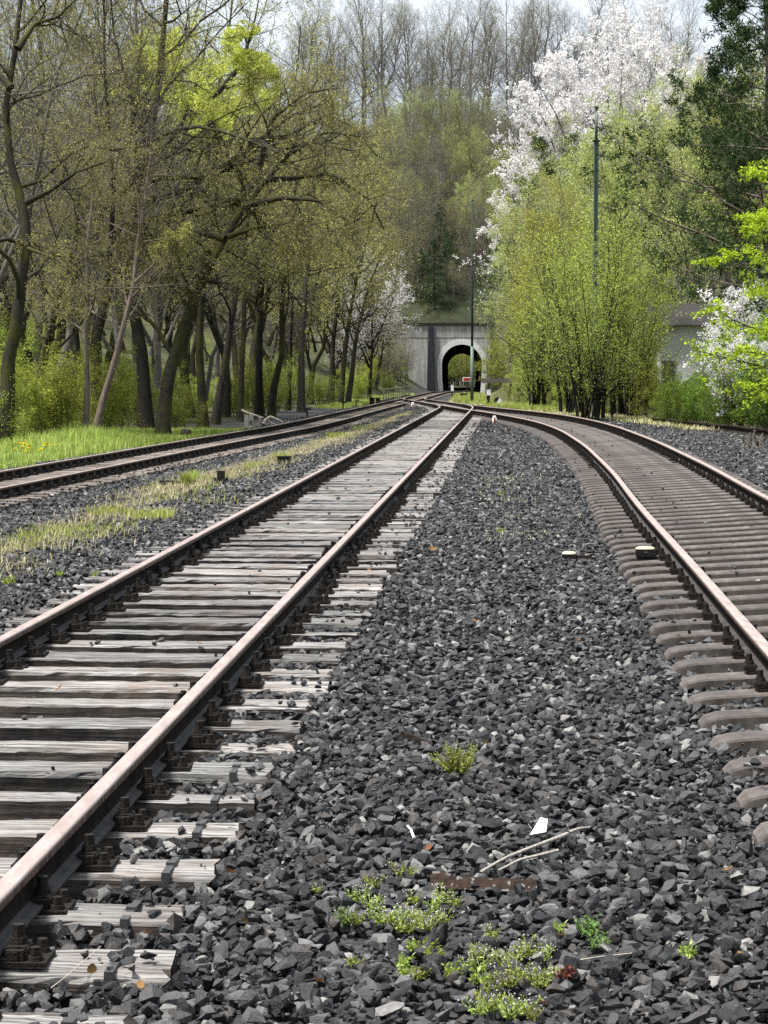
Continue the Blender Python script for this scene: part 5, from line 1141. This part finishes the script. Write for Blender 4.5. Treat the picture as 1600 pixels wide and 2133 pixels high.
def build_signals():
    # red stop board
    y = 186.0; x = px(972, y); zc = pz(790, y); z0 = gz(x, y); e = empty("stop_board", (x, y, z0), 0, "red rectangular stop board with a white border before the tunnel mouth", "signal board")
    obj("border_plate", box(0, 0, zc - z0, .70, .03, .36), M['white'], e); obj("red_panel", box(0, -.022, zc - z0, .56, .014, .23), M['red'], e)
    obj("post", cyl((0, .05, 0), (0, .05, zc - z0 + .1), .04, .04, 8), M['black'], e); obj("base_block", box(-.25, .05, .20, .6, .35, .30), M['timber'], e)
    # white marker post at the tunnel
    y = 190.0; x = px(942, y); z0 = gz(x, y); e = empty("marker_post", (x, y, z0), 0, "white marker board on a black post left of the stop board", "marker post")
    obj("board", box(0, 0, pz(808, y) - z0, .24, .05, .52), M['white'], e); obj("post", box(0, .06, .3, .10, .06, .9), M['black'], e)
    # switch lantern with weighted lever
    y = 122.0; x = px(1017.5, y); z0 = gz(x, y); e = empty("switch_stand", (x, y, z0), 0, "hand switch stand with white lantern and half white counterweight", "switch stand")
    obj("stand", cat_geo([cyl((0, 0, 0), (0, 0, .62), .07, .06, 10), box(0, 0, .12, .22, .22, .24)]), M['black'], e)
    l = obj("lantern", box(0, 0, .78, .24, .20, .36), M['white'], e); obj("lantern_hood", cat_geo([box(0, 0, .98, .27, .23, .03), box(0, 0, 1.02, .13, .11, .06)]), M['black'], l); obj("lantern_side", cat_geo([box(-.127, 0, .78, .012, .21, .36), box(.127, 0, .78, .012, .21, .36)]), M['black'], l)
    obj("lever", cat_geo([cyl((.05, -.02, .10), (.44, -.05, .26), .025, .025, 8)]), M['black'], e)
    wv = cyl((.50, -.12, .30), (.50, .02, .30), .20, .20, 20); wo = obj("counterweight", wv, M['black'], e)
    t = np.linspace(-PI * .68, PI * .32, 14); pol = [(.50 + .20 * math.cos(a), .30 + .20 * math.sin(a)) for a in t]
    obj("white_half", prism(pol, .012, 1, (0, -.128, 0)), M['white'], wo)
    obj("base_beam", cat_geo([box(.15, 0, .03, 1.5, .24, .10), box(.1, .5, .02, 1.3, .24, .10)]), M['timber'], e)
    # fouling point markers
    for c, r_, yy, lab in ((1030, 880, 78.0, "red and white marker peg in the gravel between middle and right tracks"), (860, 848, 122.0, "red and white marker peg in front of the far left switch")):
        x = px(c, yy); e = empty("marker_peg", (x, yy, gz(x, yy)), 0, lab, "marker peg"); hh = .27
        obj("peg", cat_geo([cyl((0, 0, -.05), (0, 0, hh - .07), .075, .075, 12), cyl((0, 0, hh - .07), (0, 0, hh), .075, .045, 12)]), M['white'], e, True); obj("red_band", box(0, -.072, .10, .075, .02, .19), M['red'], e)
    # buffer beam
    y = 158.0; x = px(1040, y); z0 = gz(x, y); e = empty("buffer_stop", (x, y, z0), 0.05, "dark timber buffer stop with one long beam right of the tunnel", "buffer stop")
    zc = pz(793, y) - z0; obj("beam", box(0, 0, zc, 2.55, .26, .32), M['old_timber'], e)
    for dx in (-.72, .85): obj("post", box(dx, .16, zc / 2 + .1, .15, .14, zc + .5), M['old_timber'], e); obj("brace", cyl((dx, .25, zc), (dx, 1.8, -.1), .07, .07, 6), M['rust'], e)
    # railing of the culvert
    y0, y1 = 160.0, 201.0; P = [(float(T(TX[1], v)) - 2.05, v) for v in (y0, y1)]; x0 = P[0][0]; z0 = gz(x0, y0); e = empty("small_railing", (x0, y0, z0), 0, "small rusty railing beside the left track near the tunnel", "railing")
    g = []; n = 14
    for k in range(n):
        f = k / (n - 1); yy = y0 + (y1 - y0) * f; xx = float(T(TX[1], yy)) - 2.05; zz = gz(xx, yy); g.append((xx - x0, yy - y0, zz - z0))
        obj("baluster", box(xx - x0, yy - y0, zz - z0 + .35, .09, .09, .9), M['old_timber'], e)
    for hgt in (.83, .12): obj("rail_bar", cat_geo([cyl(np.array(g[k]) + [0, 0, hgt], np.array(g[k + 1]) + [0, 0, hgt], .05, .05, 6) for k in range(n - 1)]), M['old_timber'], e)
    # dark relay boxes and pegs before it
    for c, yy, sx, sz_, lab in ((775, 144.0, .34, .40, "square dark box at the near end of the railing"), (787, 146.0, .30, .34, "smaller dark box right of the square one")):
        x = px(c, yy); e = empty("track_box", (x, yy, gz(x, yy)), 0, lab, "track box"); obj("case", box(0, 0, sz_ / 2, sx, .3, sz_), M['timber'], e); obj("lid", box(0, 0, sz_ + .03, sx + .05, .34, .05), M['iron'], e)
    x = px(805, 148.0); o = obj("dark_timber_beam", box(0, 0, .14, .85, .2, .20), M['timber']); o.location = (x, 148.0, gz(x, 148.0)); tag(o, "low dark timber lying between the boxes and the railing", "timber")
    for c, yy, lab in ((742, 132.0, "dark tee shaped peg left of the square box"), (715, 122.0, "dark tee shaped peg in the grass, second left of the box"), (640, 100.0, "short dark stub post beneath the far trunks")):
        x = px(c, yy); o = obj("tee_peg", cat_geo([box(0, 0, .17, .07, .07, .40), box(.05, 0, .37, .26, .09, .08)]), M['timber']); o.location = (x, yy, gz(x, yy)); tag(o, lab, "peg")
build_signals()

def branch(name, pts, r0, r1, mat_, label, cat_, subs=(), seed=0, sides=7):
    p = np.array(pts, float); b = p[0].copy(); st = [(p - b, r0, r1)] + [(np.array(q, float) - b, a, c) for q, a, c in subs]
    g, _, _ = grow(seed, st, [], K0=10, sides=(sides,), wob=.05); o = obj(name, g[:2], mat_, None, True); o.location = b; tag(o, label, cat_); return o
def build_bits():
    # driftwood and kilometre stone by the left track
    y = 82.0; zb = gz(px(545, y), y)
    P = lambda c, r_, dy=0: (px(c, y), y + dy, max(pz(r_, y), zb + .02))
    branch("bleached_branch", [P(548, 884), P(556, 872, .2), P(562, 868, .3), P(575, 872, .1), P(590, 880)], .07, .03, M['pale_wood'], "bleached fallen branch arching beside the left track", "branch", [([P(503, 855, .3), P(515, 860, .2), P(535, 866, .1), P(548, 870)], .05, .035), ([P(535, 866), P(543, 874), P(538, 886)], .05, .03), ([P(556, 872), P(563, 880), P(575, 884)], .035, .02)], 3)
    for c, hh, txt, lab in ((523, .47, "8", "pale stone post bearing the numeral 8 beside the bleached branch"), (514, .42, None, "plain pale stone post just left of the numbered one")):
        x = px(c, y - .6); e = empty("marker_stone", (x, y - .6, gz(x, y - .6)), 0, lab, "marker stone"); obj("stone", cat_geo([box(0, 0, hh / 2 - .05, .17, .13, hh), box(0, 0, hh - .02, .13, .10, .07)]), M['kmstone'], e)
        if txt:
            cu = bpy.data.curves.new("numeral", 'FONT'); cu.body = txt; cu.size = .24; cu.extrude = .004; cu.align_x = 'CENTER'; cu.materials.append(M['black']); tmp = bpy.data.objects.new("tmp", cu); COL.objects.link(tmp); bpy.context.view_layer.update(); me = bpy.data.meshes.new_from_object(tmp); bpy.data.objects.remove(tmp); t_ = link("numeral", me, e); t_.rotation_euler = (PI / 2, 0, 0); t_.location = (0, -.07, .10)
    y = 70.0; x = px(386, y); e = empty("tree_stump", (x, y, gz(x, y)), .3, "cut tree stump with pale top at the edge of the grass bank", "stump"); obj("trunk", cyl((0, 0, -.1), (.04, 0, .22), .2, .155, 12), M['bark'], e, True); obj("cut_face", cyl((.04, 0, .22), (.045, 0, .232), .15, .145, 12), M['pale_wood'], e)
    # bits in the weedy strip
    y = 36.8; x = px(460, y); e = empty("cross_post", (x, y, gz(x, y)), .1, "stubby dark post with short side arms at the edge of the black gravel", "post"); obj("post", box(0, 0, .09, .13, .11, .24), M['timber'], e); obj("arm", cat_geo([box(-.095, 0, .06, .06, .08, .07, .7), box(.095, 0, .06, .06, .08, .07, .7)]), M['timber'], e)
    o = obj("dark_board", cat_geo([box(0, 0, .05, .36, .10, .10), box(.05, .02, .103, .22, .05, .012)]), M['timber']); y = 37.9; x = px(353, y); o.location = (x, y, gz(x, y)); o.rotation_euler = (0, .06, .1); tag(o, "dark weathered board chunk left of the tall grass tuft", "board")
    o = obj("dark_box", cat_geo([box(0, 0, .06, .27, .18, .14), box(0, 0, .135, .30, .2, .014)]), M['timber']); y = 44.6; x = px(592, y); o.location = (x, y, gz(x, y)); tag(o, "low dark box beside the weedy strip", "box")
    # rooty stump by the siding rail
    rng = R(44); y = 49.0; x = px(1566, y); st = []
    for k in range(16):
        a = rng.random() * 6.28; q = rng.uniform(.05, .3); hh = rng.uniform(.12, .46) * (1 - q); st.append((np.array([[math.cos(a) * q, math.sin(a) * q * .7, 0], [math.cos(a) * q * .8, math.sin(a) * q * .6, hh * .6], [math.cos(a) * q * 1.0, math.sin(a) * q * .7, hh]]), .05, .02))
    g, _, _ = grow(45, st, [dict(n=4, t0=.2, ang=60, ratio=.4, k=3, wig=.3, up=-.1, rr=.5)], K0=7, sides=(6, 4), wob=.2); o = obj("root_stump", g[:2], M['bark_thicket'], None, True); o.location = (x, y, gz(x, y)); tag(o, "splintered brown root stump before the old siding rail", "stump")
    # lubricator-like trackside devices with cream caps
    def dome(w_, d_, h_, z):
        t = np.linspace(0, PI / 2, 6); V = []; n = 14; a = np.arange(n) * 2 * PI / n
        for q in t: V.append(np.column_stack([w_ / 2 * math.cos(q) ** .6 * np.cos(a), d_ / 2 * math.cos(q) ** .6 * np.sin(a), np.full(n, z + h_ * math.sin(q))]))
        V = np.concatenate(V); j, i = np.meshgrid(np.arange(5), np.arange(n), indexing='ij'); A = j * n + i; B = j * n + (i + 1) % n
        return V, [np.stack([A, B, B + n, A + n], -1).reshape(-1, 4), np.arange(5 * n, 6 * n)[None]]
    for c, y, s, z_, lab, rod in ((1187, 21.8, .145, 0.0, "cream capped device lying on the gravel left of the right track", True), (1346, 21.2, .19, .07, "cream capped device mounted beside the inner rail of the right track", False)):
        x = px(c, y); e = empty("cream_cap_device", (x, y, gz(x, y) + z_), -.05, lab, "track device")
        obj("body", cat_geo([box(0, 0, .03, s * .95, .13, .07), box(.02, 0, -.03, s * .7, .12, .07)]), M['iron'], e); obj("cap", dome(s, .13, .026, .066), M['cream'], e, True)
        if rod: obj("connecting_rod", cat_geo([box(s * .95, 0, .035, .14, .05, .03), cyl((s * 1.3, 0, .03), (.47, -.02, .0), .011, .011, 6)]), M['rust'], e)
    # scraps in the foreground gravel
    def at(c, r_, dz=.0): y_ = (EYE + .19) * F / (r_ - 772); x_ = px(c, y_); return np.array([x_, y_, gz(x_, y_) + .03 + dz])
    p = at(1130, 1752); o = obj("white_scrap", cat_geo([(np.array([[-.040, 0, -.01], [.022, .006, .0], [.030, .034, .042], [.002, .03, .050], [-.040, .006, -.008], [.022, .012, .002], [.030, .040, .044], [.002, .036, .052]]), BOXF.copy())]), M['white']); o.location = p; tag(o, "flat white scrap propped among black stones", "scrap")
    branch("white_chip", [at(850, 1747, .012), at(858, 1755, .012), at(864, 1764)], .004, .006, M['white'], "small white bent chip on the gravel above the weeds", "chip", seed=5)
    branch("splintered_stick", [at(1003, 1835), at(1060, 1812, .012), at(1120, 1795, .02), at(1190, 1770, .02)], .0045, .009, M['splinter'], "longer upper of two splintered grey sticks", "stick", seed=6)
    branch("splintered_stick", [at(1040, 1832), at(1090, 1815, .01), at(1170, 1800, .02)], .004, .0065, M['splinter'], "shorter lower of two splintered grey sticks", "stick", seed=7)
    branch("splintered_stick", [at(1188, 1764, .02), at(1210, 1757, .025), at(1232, 1750, .02)], .007, .005, M['splinter'], "short pale stick end beside the white scrap", "stick", seed=8)
    branch("dry_stalk", [at(95, 2090, .01), at(140, 2068, .03), at(202, 2036, .06)], .0022, .0016, M['pale_wood'], "thin straw stalk leaning against the lowest sleeper", "stalk", seed=9, sides=4)
    branch("dry_stalk", [at(1215, 2012, .01), at(1260, 2005, .012), at(1325, 1995, .01)], .0022, .0016, M['pale_wood'], "thin straw stalk lying right of the reddish weed", "stalk", seed=10, sides=4)
    p = at(1010, 1858); e = empty("rusty_plate", p, -.02, "flat rusty iron strip dotted with grey lichen under the sticks", "iron strip"); e.rotation_euler = (-.75, .05, .02)
    v, f = box(0, 0, 0, .38, .006, .05); obj("strip", cat_geo([(v, f), box(0, .02, .026, .40, .04, .006), box(-.16, 0, .028, .07, .008, .03, .6)]), M['rust_lichen'], e)
    p = at(865, 1548); e = obj("rusty_strip", cat_geo([box(0, 0, 0, .19, .008, .022), box(.0, .010, .011, .19, .02, .004)]), M['rust']); e.location = p; e.rotation_euler = (0, .18, -.75); tag(e, "narrow rusty strip lying slanted above the round flowering clump", "iron strip")
    # fallen leaves
    def curl(seed):
        rng = R(seed); u = np.linspace(-1, 1, 7); V = []
        for a in u:
            wv = .45 * math.sqrt(max(0.02, 1 - a * a)); 
            for b in (-1, 0, 1): V.append((a * .5, b * wv * .6, .16 * a * a + .22 * abs(b) * wv + rng.normal(0, .03)))
        i, j = np.meshgrid(np.arange(6), np.arange(2), indexing='ij'); A = (i * 3 + j).ravel(); return np.array(V), np.stack([A, A + 3, A + 4, A + 1], 1)
    LM = [mesh("dry_leaf", *curl(k), M['dry_leaf'], True) for k in range(4)]; rng = R(62)
    for k, (c, r_, s) in enumerate([(505, 1955, .045), (300, 1980, .05), (182, 2062, .055), (285, 2095, .04), (478, 1845, .045), (1175, 1970, .05), (1140, 2118, .04), (1525, 1832, .045), (1015, 1558, .05), (895, 1798, .05), (560, 1365, .06), (1205, 1340, .05), (412, 1353, .06), (120, 1452, .06), (552, 1610, .045), (660, 2085, .045), (990, 1300, .06), (900, 1150, .08), (1555, 2000, .035), (770, 1190, .07)]):
        o = link("dry_leaf", LM[k % 4]); o.location = at(c, r_, .022); o.rotation_euler = (rng.normal(0, .5), rng.normal(0, .4), rng.random() * 6); o.scale = (s, s, s); tag(o, "curled orange brown dry leaf on the gravel or sleepers", "leaf", "dry leaves on the gravel")
build_bits()

def build_house():
    y = 86.0; x = px(1437, y); z0 = gz(x, y) - .3; e = empty("white_house", (x, y, z0), -.12, "white house wall under a dark roof half hidden by the trees at right", "house")
    zt = pz(678, y) - z0; W_ = 2.5; D_ = 5.0
    obj("wall", box(0, D_ / 2, zt / 2, W_, D_, zt), M['house'], e)
    V = np.array([[-W_ / 2 - .4, -.4, zt + .003], [W_ / 2 + .4, -.4, zt + .003], [W_ / 2 + .4, D_ + .4, zt + .003], [-W_ / 2 - .4, D_ + .4, zt + .003], [-W_ / 2 - .4, D_ / 2, zt + .9], [W_ / 2 + .4, D_ / 2, zt + .9]])
    obj("roof", (V, [np.array([[0, 1, 5, 4], [2, 3, 4, 5], [3, 2, 1, 0]]), np.array([[0, 4, 3], [1, 2, 5]])]), M['roof'], e)
    for dx in (-.85,):
        fr = obj("window", box(dx, -.02, zt * .45, .55, .06, 1.0), M['old_timber'], e); obj("pane", box(dx, -.056, zt * .45, .43, .012, .86), M['glass'], fr)
build_house()
